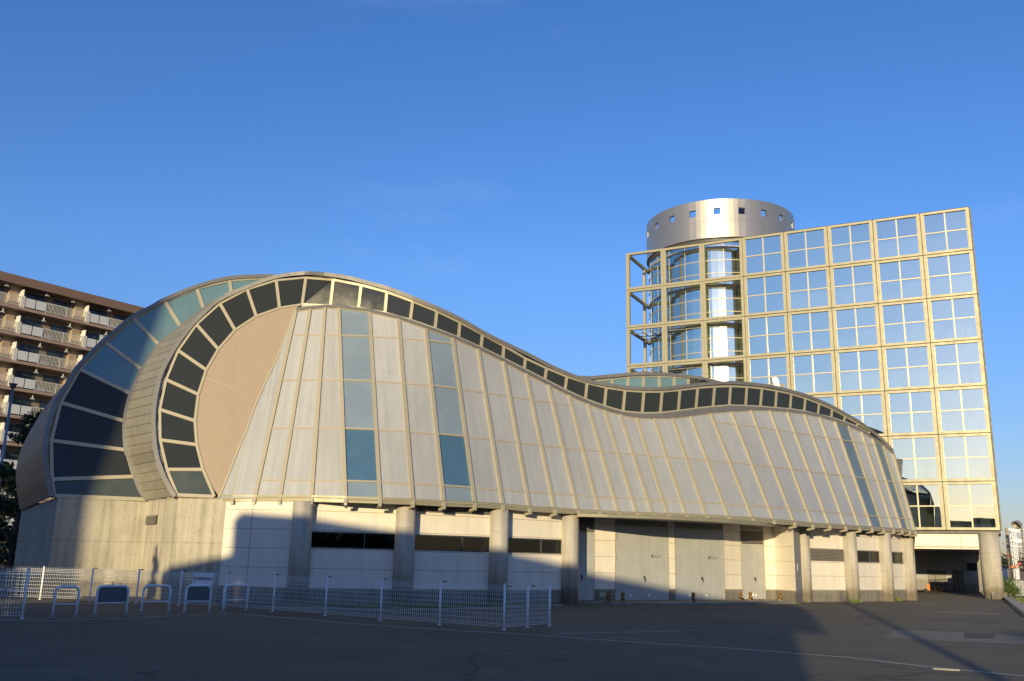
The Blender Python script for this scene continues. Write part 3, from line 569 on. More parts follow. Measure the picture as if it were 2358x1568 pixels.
# sliver beside the chord
s0 = MB(); s0.poly([CHp[0], Bp[0], Tp[0] + V((0, -.01, 0))], [(0, 3.7), (.6, 3.7), (.7, 7.2)])
s0.build('cladding_panel', M['clad'], hall)
s1 = MB(); s1.poly([Bp[0], Bp[1], Tp[1], CHp[7] + V((.03, -.03, 0)), Tp[0] + V((0, -.01, 0))], [(0, 3.7), (1, 3.7), (1.2, 12), (.9, 9.6), (0, 7.3)]); s1.build('cladding_panel', M['clad'], hall)
for i in range(1, len(Bp)-1):
    j = i+1; lv = [None]
    topz = min(Tp[i].z, Tp[j].z)
    zs = [z for z in ROWS if z < topz-.25]
    edges = [('B', None)] + [('z', z) for z in zs] + [('T', None)]
    def P(k, e):
        p = Bp[k] if e[0] == 'B' else Tp[k] if e[0] == 'T' else onrib(k, e[1]); return p - fn(k)*.07
    cells = []
    for e0, e1 in zip(edges[:-1], edges[1:]):
        cells.append((P(i, e0), P(j, e0), P(j, e1), P(i, e1)))
    def addc(mb, c): mb.quad(*c, uv=[(i*1.25, c[0].z), (j*1.25, c[1].z), (j*1.25, c[2].z), (i*1.25, c[3].z)])
    if i in glassb:
        wf = MB(); no = fn(i)
        c = cells[0]; wf.bar(c[0] + no*.05 + UP*.06, c[1] + no*.05 + UP*.06, .07, .05, no); wo = wf.build('window', M['rib'], hall)
        for k, c in enumerate(cells): q = MB(); q.bar(c[3] + no*.05, c[2] + no*.05, .07, .05, no); q.build('transom', M['rib'], wo)
        for k, c in enumerate(cells):
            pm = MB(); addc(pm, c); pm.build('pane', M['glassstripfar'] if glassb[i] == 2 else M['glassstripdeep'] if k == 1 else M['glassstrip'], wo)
    else:
        pm = MB()
        for c in cells: addc(pm, c)
        po = pm.build('cladding_panel', M['clad'], hall)
        tm = MB(); no = fn(i)
        for k, c in enumerate(cells): tm = MB(); e_ = .028 if k < len(cells)-1 else .04; tm.bar(c[3] + no*e_, c[2] + no*e_, .07, .03, no); tm.build('transom', M['rib2'], po)
        c = cells[0]; tm = MB(); tm.bar(c[0] + no*.04 + UP*.08, c[1] + no*.04 + UP*.08, .05, .04, no); tm.build('transom', M['rib2'], po)
for i in range(len(Bp)):
    no = fn(i); a, b = Bp[i], Tp[i]; d = (b-a).normalized(); m = MB()
    m.bar(a - d*.12, b + d*.02, .14, .11, no)
    if not 13 <= i <= 22: m.bar(a - d*.10 - no*.02, a - d*.04 - no*.42 + UP*.02, .11, .10, UP)      # bracket back to the eave beam
    m.build('rib', M['rib'], hall)
# ---- beige end wall in the curl
bw = MB(); cen = V((-10.3, 36.6, 8.0)); IAp = [V(p) for p in IA]
pts = IAp + [Tp[1]+V((0,.03,0))] + [p + V((0, .03, 0)) for p in reversed(CHp[:-1])]
bw.poly(pts); bw.build('end_wall', M['beige'], hall)
fl_m = MB()
for a, b in zip(CHp[:-1], CHp[1:]): fl_m.bar(a + V((0, -.06, 0)), b + V((0, -.06, 0)), .07, .06, V((0, -1, .38)))
fl_m.build('flashing', M['rib'], hall)
def onpl(u, v, y0=35.0, b=.385):
    r = ray(u, v); return V((0, 0, CAM_H)) + r*((y0 - .02 + b*(CAM_H-3.75))/(r.y - b*r.z))
def z3_(x, y): return ((500+x/1.5675)/1.737, (1050+y/1.5675)/1.737)
jm = MB(); jp = [onpl(*z3_(x, y)) for x, y in ((512, 722), (600, 758), (700, 797), (805, 836))]
for a, b in zip(jp[:-1], jp[1:]): jm.bar(a, b, .025, .012, V((0, -1, .38)))
jm.build('panel_joint', M['rib2'], hall)
# ---- glass bands (clerestory 1)
BOp = [V(p) for p in BO]; BIp = [V(p) for p in BI]
def gband(O, I, nrm, mats, w, d, frame=M['rib']):
    for i in range(len(O)-1):
        no = nrm(i)
        f = MB()
        f.bar(I[i] + no*.05, O[i] + no*.05, w, d, no)
        f.bar(I[i] + no*.04, I[i+1] + no*.04, w*.8, d, no); f.bar(O[i] + no*.04, O[i+1] + no*.04, w*.8, d, no)
        if i == len(O)-2: f.bar(I[i+1] + no*.05, O[i+1] + no*.05, w, d, no)
        wo = f.build('window', frame, hall)
        p = MB(); p.quad(I[i], I[i+1], O[i+1], O[i], [(0, 0), (1, 0), (1, 1), (0, 1)]); p.build('pane', mats(i), wo)
def nrm1(i):
    if i < 10: return V((0, -1, .38)).normalized()
    a, b = BIp[i], BIp[min(i+1, len(BIp)-1)]; t = V((b.x-a.x, b.y-a.y, 0)).normalized(); return V((t.y, -t.x, 0))
gband(BOp, BIp, nrm1, lambda i: M['glassgreen'] if i == 0 else M['glassdark'], .13, .10)
# coping between panels and clerestory
cp = MB()
for i in range(10, len(BIp)-1):
    no = nrm1(i); a, b = BIp[i], BIp[i+1]; cp.bar(a - UP*.10 + no*.08, b - UP*.10 + no*.08, .16, .2, no)
for i in range(1, len(Tp)-1):
    no = fn(i); cp.bar(Tp[i] + UP*.07, Tp[i+1] + UP*.07, .13, .34, no)
cp.build('coping', M['edge'], hall)
# ---- roof shell 1 and its edge
def smooth_line(pts, k=4):
    pts = [V(p) for p in pts]; out = []
    for i in range(len(pts)-1):
        p0, p1, p2, p3 = pts[max(i-1, 0)], pts[i], pts[i+1], pts[min(i+2, len(pts)-1)]
        for j in range(k):
            t = j/k; out.append(.5*((2*p1) + (p2-p0)*t + (2*p0-5*p1+4*p2-p3)*t*t + (3*p1-p0-3*p2+p3)*t*t*t))
    return out + [pts[-1]]
F1c = [V(p) for p in F1]; F1p = smooth_line(F1c)
def resample(pts, n):
    L = [0]
    for a, b in zip(pts[:-1], pts[1:]): L.append(L[-1] + (b-a).length)
    out = []
    for k in range(n+1):
        s = L[-1]*k/n; i = 0
        while i < len(pts)-2 and L[i+1] < s: i += 1
        out.append(pts[i] + (pts[i+1]-pts[i])*((s-L[i])/max(1e-6, L[i+1]-L[i])))
    return out, L[-1]
def edge_part(pts, w, d, name='roof_edge'):
    m = MB()
    for i in range(len(pts)-1):
        a, b = pts[i], pts[i+1]; t = (b-a).normalized(); m.bar(a - t*.008, b + t*.008, w + (.004 if i % 2 else 0), d, V((0, -1, .1)))
    return m.build(name, M['edge'], hall)
edge_part([p + V((0, -.12, 0)) for p in F1p], .17, .22)
edge_part([p + V((0, -.05, 0)) for p in F2p_] if False else [V(p) + V((0, -.12, 0)) for p in smooth_line(F2)], .18, .22)
F2p = [V(p) for p in F2]; I2p = [V(p) for p in I2c]; O2p = [V(p) for p in O2]; I2b = [V(p) for p in I2]
RFp = [V(p) for p in RF2]
# hidden stretch of band 2 behind the first roof
hid = [V((-8.5, 44.2, 14.0)), V((-4.5, 45.6, 12.9)), V((-1.0, 47.2, 11.9)), V((2.2, 48.5, 11.3))]
full2 = F2p + hid + RFp + [V((15, 56, 11.9)), V((20.5, 58.5, 10.6)), V((24.5, 60, 9.0))]
in2 = I2p + [V((-8.5, 44.1, 13.4)), V((-4.5, 45.5, 12.2)), V((-1.0, 47.1, 11.2)), V((2.2, 48.4, 10.8))] + [V(p) + V((0, 0, -.35)) for p in RI2] + [V((15, 56, 11.2)), V((20.5, 58.4, 9.8)), V((24.5, 60, 8.2))]
def at_z(line, z):
    for a, b in zip(line[:-1], line[1:]):
        if a.z <= z <= b.z or b.z <= z <= a.z: return a + (b-a)*((z-a.z)/(b.z-a.z) if abs(b.z-a.z) > 1e-6 else 0)
    return line[-1]
def loft_z(a, b, name, mat, n=60):      # front line a to back line b at equal heights, so that the laps run level
    A, La = resample(a, n); m = MB(); Bq = [at_z(b, p.z) for p in A]; Bq[0] = b[0]
    for i in range(n):
        d0 = (Bq[i]-A[i]).length; d1 = (Bq[i+1]-A[i+1]).length
        m.quad(A[i], A[i+1], Bq[i+1], Bq[i], [(La*i/n, 0), (La*(i+1)/n, 0), (La*(i+1)/n, d1), (La*i/n, d0)])
    return m.build(name, mat, hall, smooth=True), A[-1], Bq[-1]
def loft(a, b, name, mat, n=120):
    A, La = resample(a, n); Bq, Lb = resample(b, n); m = MB()
    for i in range(n):
        d0 = (Bq[i]-A[i]).length; d1 = (Bq[i+1]-A[i+1]).length
        m.quad(A[i], A[i+1], Bq[i+1], Bq[i], [(La*i/n, 0), (La*(i+1)/n, 0), (La*(i+1)/n, d1), (La*i/n, d0)])
    return m.build(name, mat, hall, smooth=True)
# shell 1: curl part by matched spans so that the laps run square to the edge
I2s = smooth_line(I2p); k1 = 15*4; _, la, lb = loft_z(F1p[:k1+1], I2s, 'roof_shell', M['shingle'], 60)
rest_b = [lb] + [p for p in I2s if p.z > lb.z] + in2[len(I2p):]
loft(F1p[k1:], rest_b, 'roof_shell', M['shingle'], 140)
# inner edge trim of band 2 against shell 1
tr = MB()
for a, b in zip(I2s[:-1], I2s[1:]): tr.bar(a + V((0, -.08, 0)), b + V((0, -.08, 0)), .12, .12, V((.3, -1, .3)))
tr.build('roof_trim', M['edge'], hall)
def nrm2(i): return V((.38, -1, .3)).normalized()
gband(O2p, I2b, nrm2, lambda i: M['glassgreen'] if i == 0 else M['glassdark'] if i < 4 else M['glasssky'], .15, .10)
# band 2 where it shows again over the dip
RO = [V(p) for p in RO2]; RI = [V(p) for p in RI2]
RI = [p + V((0, 0, -.25)) for p in RI]
def nrm3(i): return V((.45, -.89, 0))
gband(RO[:7], RI[:7], nrm3, lambda i: M['glasssky'], .15, .1)
vent(hall, V((RO[6].x+.1, RO[6].y-.1, 0)), V((RO[7].x, RO[7].y-.1, 0)), 11.2, 12.05, V((.45, -.89, 0)), step=.09)
edge_part([p + V((.05, -.12, 0)) for p in full2[len(F2p)-1:]], .18, .22)
# shell 2, the big outer back
S2p = [V(p) for p in S2]
back2 = S2p + [V((-21.5, 50.5, 12.8)), V((-17, 52, 14.2)), V((-10, 54, 14.4)), V((0, 58, 11.8)), V((6, 61, 11.3)), V((12, 63, 11.6)), V((20, 67, 10.0)), V((26, 70, 8.0))]
ks_ = len(F2p)
F2s = smooth_line(F2p); k2 = 12*4; _, la2, lb2 = loft_z(F2s[:k2+1], S2p, 'roof_shell', M['shingleshade'], 60)
loft(F2s[k2:] + full2[len(F2p):], [lb2] + [p for p in S2p if p.z > lb2.z] + back2[len(S2p):], 'roof_shell', M['shingleshade'], 120)
# far side: back wall and right gable so that the hall is closed
bwl = MB(); bwl.wall([V((26, 70, 0)), V((-26.4, 51.3, 0))], 0, 4.2); bwl.build('rear_wall', M['soffit'], hall)
rg = MB(); rg.poly([V((cc[7].x, cc[7].y+.1, 0)), V((26, 70, 0)), V((26, 70, 8)), Tp[-1] + V((.1, .4, 0)), Bp[-1] + V((0, .1, 0))]); rg.build('gable_wall', M['soffit'], hall)
bk_ = MB(); gA = at(2071, 1058, 56.5); gB = at(2079, 1100, 56.5)
bk_.poly([at(2055, 1056, 54.2), at(2079, 1057, 57), at(2076, 1114, 57), at(2080, 1210, 57), at(2060, 1150, 54.5)]); bk_.build('end_wall', M['soffit'], hall)
# downpipes of the loading bay
for (u0, v0, u1, v1), y in (((z7(243, 250)+z7(245, 975)), 38.75), ((z7(2152, 350)+z7(2186, 970)), 46.9)):
    a = at(u0, v0, y); b = gz(u1, v1); b = V((b.x, b.y, .12)); a = V((b.x, b.y, a.z))
    m = MB(); m.tube([a, b + UP*.12, b + V((0, -.04, .03)), b + V((0, -.14, 0))], .045, 10); dp = m.build('downpipe', M['white'], hall)
    for z in (1.2, 2.6):
        q = MB(); q.cyl((b.x, b.y), .062, z, z+.05, 12); q.build('pipe_clip', M['rib'], dp)
# notice on the pilaster
nc = gz(*z7(2137, 985)); nc = V((nc.x, nc.y-.06, 1.72)); m = MB(); tn_ = (pb_-pa_).normalized(); nn2 = V((tn_.y, -tn_.x, 0))
nc = pa_ + (pb_-pa_)*.35 + nn2*.02 + UP*1.68
m.bar(nc - UP*.17, nc + UP*.17, .17, .01, nn2); no_ = m.build('notice', M['white'], hall)
# ================================================================== OFFICE TOWER
TA = 1.0908; MW = 3.5275; TX0, TY0, TZ = 35.26, 67.23, 29.22
tf = V((-sin(TA), cos(TA), 0)); nbk = V((cos(TA), sin(TA), 0)); nfr = -nbk        # along the facade to the left, into the building, outward
def tp(c, z, d=0): return V((TX0, TY0, 0)) + tf*(c*MW) + nbk*d + UP*z
ZB = TZ - 7*MW
tower = thing('office_block', tuple(tp(2.5, 0, 0)), 'tall office block with a square grid of mirror windows and a lit cream base', 'building')
rt = -tf
rnd = random.Random(3)
def module(c, r):
    z1 = TZ - r*MW; z0 = z1 - MW; G = .03; W_ = .205
    L = tp(c+1, 0) ; 
    f = MB()
    a, b = tp(c+1, 0) - tf*G, tp(c, 0) + tf*G      # left, right edges in plan
    zl0, zl1 = z0+G, z1-G
    def vb(x, w, d, out): f.bar(a + rt*x + UP*zl0 + nfr*out, a + rt*x + UP*zl1 + nfr*out, w, d, nfr)
    Wd = MW-2*G
    vb(W_/2, W_, .22, .0); vb(Wd-W_/2, W_, .22, .0)
    for z, w in ((zl0+W_*.45, W_*.9), (zl1-W_*.45, W_*.9)): f.bar(a + rt*W_ + UP*z, b - rt*W_ + UP*z, w, .22, nfr)
    fm = f; f = MB()
    f.bar(a + rt*Wd/2 + UP*(zl0+W_*.9) - nfr*.07, a + rt*Wd/2 + UP*(zl1-W_*.9) - nfr*.07, .10, .08, nfr)
    f.bar(a + rt*W_ + UP*(z0+MW/2) - nfr*.075, b - rt*W_ + UP*(z0+MW/2) - nfr*.075, .085, .08, nfr)
    # thin inner bead
    for x in (W_+.025, Wd-W_-.025): f.bar(a + rt*x + UP*(zl0+W_*.9) - nfr*.09, a + rt*x + UP*(zl1-W_*.9) - nfr*.08, .045, .05, nfr)
    o = fm.build('window', M['grid'], tower); f.build('muntin', M['muntin'], o)
    p = MB(); q0 = a + rt*W_ - nfr*.12; q1 = b - rt*W_ - nfr*.12
    for fx0, fx1 in ((0, .5), (.5, 1)):
        for fz0, fz1 in ((0, .5), (.5, 1)):
            za, zb2 = zl0+.2+(zl1-zl0-.4)*fz0, zl0+.2+(zl1-zl0-.4)*fz1; e = [rnd.gauss(0, .0028) for _ in range(2)]
            A_, B_ = q0 + (q1-q0)*fx0, q0 + (q1-q0)*fx1
            p.quad(A_ + UP*za + nfr*(e[0]+e[1]), B_ + UP*za + nfr*(-e[0]+e[1]), B_ + UP*zb2 + nfr*(-e[0]-e[1]), A_ + UP*zb2 + nfr*(e[0]-e[1]))
    p.build('pane', M['towerglass'], o)
    return o, a, b, z0, z1
M['blind'] = simple('pale blind', (.62, .62, .56), .8, 0, .04, 1)
M['tint'] = simple('office wall paint', (.50, .54, .52), .8)
M['cabinet'] = simple('pale cabinet', (.60, .60, .56), .6)
rnd = random.Random(3)
for r in range(7):
    for c in range(5):
        o, a, b, z0, z1 = module(c, r)
        Wd = (b-a).length
        if (r, c) in ((0, 0), (0, 1), (0, 2), (1, 0), (1, 1), (1, 2), (2, 1), (3, 1), (2, 2), (4, 1), (1, 3), (3, 2)):
            k = MB(); h = rnd.choice((1.35, 1.55, 1.6))
            for s0, s1 in ((.28, Wd/2-.08), (Wd/2+.08, Wd-.28)):
                if rnd.random() < .25: continue
                k.wall([a + rt*s0 - nfr*.3, a + rt*s1 - nfr*.3], z0+.25, z0+h)
            if k.v: k.build('blind', M['blind'], o)
        elif c < 2:
            k = MB(); x = .35
            while x < Wd-.7:
                w_ = rnd.uniform(.25, .7); h = rnd.uniform(.5, 1.35); k.box(a + rt*(x+w_/2) - nfr*.9 + UP*(z0+.25+h/2), w_, .4, h, rt); x += w_ + rnd.uniform(.05, .5)
            k.build('cabinet', M['cabinet'], o)
# joint backing, floors and inside walls
jb = MB()
jb.wall([tp(5, 0, .20), tp(0, 0, .20)], ZB, TZ); 
k = MB()
for r in range(8):
    z = TZ - r*MW; k.hexa([tp(5, z-.2, .25), tp(0, z-.2, .25), tp(0, z-.2, 6), tp(5, z-.2, 6)], [tp(5, z+.1 if r else z-.05, .25), tp(0, z+.1 if r else z-.05, .25), tp(0, z+.1 if r else z-.05, 6), tp(5, z+.1 if r else z-.05, 6)])
for c in range(6): 
    k.hexa([tp(c+.03, ZB, .12), tp(c-.03, ZB, .12), tp(c-.03, ZB, .4), tp(c+.03, ZB, .4)], [tp(c+.03, TZ-.1, .12), tp(c-.03, TZ-.1, .12), tp(c-.03, TZ-.1, .4), tp(c+.03, TZ-.1, .4)])
for r in range(8):
    z = TZ - r*MW; z = min(max(z, ZB+.05), TZ-.05); k.hexa([tp(5, z-.05, .12), tp(0, z-.05, .12), tp(0, z-.05, .4), tp(5, z-.05, .4)], [tp(5, z+.05, .12), tp(0, z+.05, .12), tp(0, z+.05, .4), tp(5, z+.05, .4)])
k.build('floor_slab', M['darkmetal'], tower)
k = MB(); k.wall([tp(5, 0, 6), tp(0, 0, 6)], ZB, TZ); k.build('core_wall', M['tint'], tower)
# outer shell: sides, back, roof
k = MB()
k.wall([tp(0, 0, .02), tp(0, 0, 14), tp(5, 0, 14), tp(5, 0, .3)], ZB, TZ); k.poly([tp(5, TZ, .0), tp(0, TZ, .0), tp(0, TZ, 14), tp(5, TZ, 14)])
k.build('side_wall', M['soffit'], tower)
# open frame in front of the drum
for c in (5, 6, 7):
    for r in range(7):
        z1 = TZ - r*MW; z0 = z1-MW; f = MB()
        a = tp(c+1, 0); b = tp(c, 0)
        x0 = .15
        f.bar(a + rt*.17 + UP*z0, a + rt*.17 + UP*z1, .34 if c == 7 else .17, .26, nfr) if False else None
        f.bar(a + UP*(z0+.02) + rt*(.12 if c < 7 else .16), a + UP*(z1-.02) + rt*(.12 if c < 7 else .16), .23 if c < 7 else .32, .26, nfr)
        f.bar(b + UP*(z0+.02) - rt*.12, b + UP*(z1-.02) - rt*.12, .23, .26, nfr)
        f.bar(a + rt*(.24 if c < 7 else .33) + UP*(z1-.12), b - rt*.24 + UP*(z1-.12), .20, .26, nfr)
        f.bar(a + rt*(.24 if c < 7 else .33) + UP*(z0+.12), b - rt*.24 + UP*(z0+.12), .20, .26, nfr)
        f.build('open_frame', M['grid'], tower)
# return beams at the left end of the frame, post and gratings
for r in range(8):
    z = TZ - r*MW - .12; m = MB(); m.bar(tp(7.93, z, .25), tp(7.93, z, 7.5), .2, .25, UP); m.build('return_beam', M['grid'], tower)
m = MB(); m.bar(tp(7.93, 0, 4.2), tp(7.93, TZ-.3, 4.2), .24, .24, nfr); m.build('frame_post', M['grid'], tower)
for r in (2, 3, 4, 5):
    z = TZ - r*MW - .3; m = MB()
    for i in range(9): m.bar(tp(7.85-.22*i, z, .4), tp(7.85-.22*i, z, 6), .04, .06, UP)
    for i in range(5): m.bar(tp(7.9, z-.07, .8+i*1.2), tp(6.1, z-.07, .8+i*1.2), .06, .06, UP)
    m.build('grating', M['edge'], tower)
# cream base, undercroft
cr = MB(); cr.wall([tp(7.9, 0, .55), tp(.22, 0, .55), tp(.22, 0, 12)], 3.20, ZB+.03); cr.build('base_fascia', M['creamfascia'], tower)
k = MB(); k.poly([tp(8, ZB, 0), tp(8, ZB, 14), tp(0, ZB, 14), tp(0, ZB, 0)]); k.build('tower_underside', M['grid'], tower)
k = MB(); k.poly([tp(7.9, 3.2, .56), tp(7.9, 3.2, 14), tp(.24, 3.2, 14), tp(.24, 3.2, .56)]); k.build('undercroft_soffit', M['soffit'], tower)
Y2 = 78.0
def uw(px, py_, Y): return at(*z8(px, py_), Y)
bwA = gz(*z8(740, 792)); bwB = gz(*z8(1360, 775))
bwA = V((29.0, 84, 0)); bwB = V((40.2, 79.05, 0))
M['creamshade'] = panelwall('shade-toned undercroft wall panels', (.30, .31, .33), .9, 1.15, 2.4)  # shade under the tower is put into this darker, bluish wall colour
m = MB(); m.wall([bwA, bwB], .9, 4.0, 0); m.build('rear_panel_wall', M['creamshade'], tower)
m = MB(); tb = (bwB-bwA).normalized(); nbw = V((tb.y, -tb.x, 0)); m.wall([bwA + nbw*.01, bwB + nbw*.01], 0, .9); m.build('plinth', M['plinth'], tower)
def on_line(u, v, a, b):
    r = ray(u, v); # plan intersection
    d = b-a; det = r.x*(-d.y) - (-d.x)*r.y; k_ = (a.x*(-d.y) - (-d.x)*a.y)/det
    return V((r.x*k_, r.y*k_, CAM_H + r.z*k_))
for (x0, x1, y0) in ((890, 1040, 615), (1105, 1188, 615)):
    a = on_line(*z8(x0, y0), bwA, bwB); b = on_line(*z8(x1, y0), bwA, bwB); zt_ = a.z
    a = V((a.x, a.y, 0)) + nbw*.03; b = V((b.x, b.y, 0)) + nbw*.03
    d = MB(); d.bar((a+b)/2 + UP*.05, (a+b)/2 + UP*zt_, (b-a).length-.1, .04, nbw); do = d.build('door', M['creamshade'], tower)
    f = MB(); f.bar(a + UP*0, a + UP*zt_, .09, .06, nbw); f.bar(b, b + UP*zt_, .09, .06, nbw); f.bar(a + UP*zt_, b + UP*zt_, .09, .06, nbw); f.build('door_frame', M['darkmetal'], do)
a = on_line(*z8(1208, 612), bwA, bwB); b = on_line(*z8(1340, 548), bwA, bwB)
m = MB(); m.wall([V((a.x, a.y, 0)) + nbw*.02, V((b.x, b.y, 0)) + nbw*.02], a.z, b.z); wi = m.build('window', M['glassdark'], tower)
m = MB(); mid_ = V(((a.x+b.x)/2-.4, (a.y+b.y)/2+.2, 0)) + nbw*.05
for p in (a, b): q = V((p.x, p.y, 0)) + nbw*.05; m.bar(q + UP*a.z, q + UP*b.z, .08, .05, nbw)
m.bar(mid_ + UP*a.z, mid_ + UP*b.z, .09, .05, nbw); m.build('window_frame', M['rib'], wi)
# slatted side screen of the undercroft and the big corner column
cpos = gz(2290, 1380); cd_ = V((cpos.x, cpos.y, 0)).normalized(); cctr = cpos + cd_*.6
m = MB(); m.cyl(cctr, .60, 0, 3.98, 48); m.cyl(cctr, .64, 3.98, 4.05, 48); m.build('corner_column', M['colconc'], tower)
fin0 = gz(*z8(1400, 836)); fin1 = gz(*z8(1345, 785))
for i in range(9):
    p = fin0 + (fin1-fin0)*(i/8*.78); m = MB(); m.box(p + UP*1.6, .45, .25, 3.2, nbk); m.build('screen_fin', M['soffit'], tower)
# left side of the undercroft (dark wall behind the hall)
m = MB(); m.wall([V((25.5, 62, 0)), V((28.5, 84.5, 0))], 0, 4.4); m.build('side_wall', M['soffit'], tower)
# ---------------- drum
dc = V((19.70, 83.90, 0)); DR = 6.95
drum = thing('round_tower', (dc.x, dc.y, 0), 'round stair tower of curved glass capped by a brushed steel drum with small square holes', 'tower')
ns = 96; holes_n = 20; zb, zt2 = 29.87, 33.45; hz0, hz1 = 32.0, 32.62
def dring(r, a, z): return V((dc.x + r*cos(a), dc.y + r*sin(a), z))
dm = MB(); hw = .31/DR; steps = []
a0h = radians(270-14.5)
angs = sorted(set([round((a0h + 2*pi*i/holes_n + s*hw) % (2*pi), 5) for i in range(holes_n) for s in (-1, 1)] + [round((a0h + 2*pi*(i+k/6)/holes_n) % (2*pi), 5) for i in range(holes_n) for k in (1, 2, 3, 4, 5)]))
def is_hole(a, b):
    mid = ((a+b)/2 - a0h) / (2*pi/holes_n); f = abs(mid - round(mid))*(2*pi/holes_n); return f < hw*.95
for i in range(len(angs)):
    a = angs[i]; b = angs[(i+1) % len(angs)]
    if b < a: b += 2*pi
    zz = [(zb, hz0), (hz1, zt2)] if is_hole(a, b) else [(zb, zt2)]
    for z0, z1 in zz:
        for rr, flip in ((DR, 0), (DR-.25, 1)):
            p = [dring(rr, a, z0), dring(rr, b, z0), dring(rr, b, z1), dring(rr, a, z1)]
            if flip: p = p[::-1]
            dm.sm.add(len(dm.f)); dm.quad(*p)
    if is_hole(a, b):
        dm.quad(dring(DR, a, hz0), dring(DR, b, hz0), dring(DR-.25, b, hz0), dring(DR-.25, a, hz0)); dm.quad(dring(DR, a, hz1), dring(DR-.25, a, hz1), dring(DR-.25, b, hz1), dring(DR, b, hz1))
        dm.quad(dring(DR, a, hz0), dring(DR-.25, a, hz0), dring(DR-.25, a, hz1), dring(DR, a, hz1)); dm.quad(dring(DR, b, hz0), dring(DR, b, hz1), dring(DR-.25, b, hz1), dring(DR-.25, b, hz0))
    for z in (zb, zt2): dm.quad(dring(DR, a, z), dring(DR, b, z), dring(DR-.25, b, z), dring(DR-.25, a, z))
dcap = dm.build('steel_drum', M['drum'], drum)
sj = MB()
for i in range(holes_n):
    a = a0h + 2*pi*(i+.5)/holes_n; sj.bar(dring(DR+.004, a, zb), dring(DR+.004, a, zt2), .03, .01, V((cos(a), sin(a), 0)))
for i in range(96):
    a = 2*pi*i/96; b = 2*pi*(i+1)/96; sj.bar(dring(DR+.004, a, 31.45), dring(DR+.004, b, 31.45), .03, .01, V((cos((a+b)/2), sin((a+b)/2), 0)))
sj.build('panel_joint', M['edge'], dcap)
gc = MB(); GR = 6.75
for i in range(72):
    a = 2*pi*i/72; b = 2*pi*(i+1)/72; gc.sm.add(len(gc.f)); gc.quad(dring(GR, a, 1), dring(GR, b, 1), dring(GR, b, zb-.35), dring(GR, a, zb-.35))
gc.build('curved_glazing', M['drumglass'], drum)
ft_ = MB(); fl = MB()
for r in range(8):
    z = TZ - .25 - r*MW
    for i in range(72):
        a = 2*pi*i/72; b = 2*pi*(i+1)/72; n_ = V((cos((a+b)/2), sin((a+b)/2), 0))
        ft_.bar(dring(GR+.06, a, z), dring(GR+.06, b, z), .22, .1, n_)
        for k in (1, 2): ft_.bar(dring(GR+.03, a, z-k*MW/3), dring(GR+.03, b, z-k*MW/3), .07, .05, n_)
    fl.cyl(dc, GR-.15, z-.15, z+.12, 48)
ft_.build('ring_transom', M['rib'], drum); fl.build('floor_slab', M['tint'], drum)
mu = MB()
for i in range(24):
    a = 2*pi*(i+.3)/24; n_ = V((cos(a), sin(a), 0)); mu.bar(dring(GR+.02, a, 1), dring(GR+.02, a, zb-.3), .05, .05, n_)
mu.build('mullion', M['rib'], drum)
ic = MB(); ic.cyl(dc, 5.2, 1, zb-.3, 40); ic.build('core_wall', M['blind'], drum)
for i in range(10):
    a = 2*pi*(i+.1)/10; m = MB(); m.cyl(dring(6.1, a, 0), .28, 1, zb-.3, 12); m.build('pillar', M['rib'], drum)
ro = MB(); ro.cyl(dc, DR-.26, zb+.1, zb+.3, 48); ro.cyl(dc, GR+.05, zb-.45, zb+.1, 64); ro.build('roof_slab', M['darkmetal'], drum)
pl_ = MB()
for a, r_, h in ((4.4, 4.5, 2.6), (4.9, 5.4, 2.9), (5.3, 3.5, 2.4)): pl_.box(dring(r_, a, zb+.3+h/2), .9, .7, h)
pl_.build('roof_plant', M['louver'], drum)
# ---- white hatch on the hall's roof
hp = at(*zt(1243, 1470), 50.0); wh = thing('roof_hatch', tuple(hp), 'white leaning panel with grey casing on the wavy roof', 'hatch')
m = MB(); m.poly([at(*zt(x, y), 50) for x, y in ((1240, 1482), (1283, 1482), (1268, 1408), (1256, 1395), (1240, 1392), (1225, 1397), (1222, 1410))]); 
bot = [V(p) for p in m.v]; m2 = MB(); f_ = bot; b_ = [p + V((.08, .12, 0)) for p in bot]; m2.poly(f_); m2.poly(b_[::-1])
for i in range(len(f_)): m2.quad(f_[i], b_[i], b_[(i+1) % len(f_)], f_[(i+1) % len(f_)])
m2.build('panel', M['white'], wh)
m = MB(); m.bar(at(*zt(1219, 1400), 50.2), at(*zt(1232, 1480), 50.2), .12, .15, V((0, -1, 0))); m.box(at(*zt(1297, 1470), 50.2), .25, .2, .35); m.box(at(*zt(1195, 1465), 50.2), .5, .2, .25); m.build('casing', M['louver'], wh)
# ================================================================== APARTMENT BLOCK
ad = V((.582, .813, 0)); an = V((.813, -.582, 0)); A0 = V((-54.9, 95.0, 0))
apt = thing('apartment_block', tuple(A0 + ad*8), 'brown apartment block with long railed balconies behind the curled hall end', 'building')
M['aptwall'] = simple('brown render', (.27, .215, .18), .85, 0, .1, .4)
M['apttile'] = simple('tan tiled wall', (.36, .275, .20), .75, 0, .12, 1)
M['aptslab'] = simple('pinkish brown balcony edge', (.34, .25, .20), .85, 0, .1, .5)
M['aptroof'] = simple('roof parapet brown', (.20, .13, .10), .8, 0, .1, .5)
M['railw'] = simple('cream railing', (.62, .60, .54), .5, 0, .06, 3)
M['railp'] = simple('pale balcony panel', (.60, .62, .62), .5, 0, .05, 2)
M['aptglass'] = darkglass('apartment window glass', (.03, .04, .05), .08, .6)
def ap(s, z, o=0): return A0 + ad*s + an*o + UP*z
ZR = 30.2; FH = 2.88; S0, S1 = -16, 46
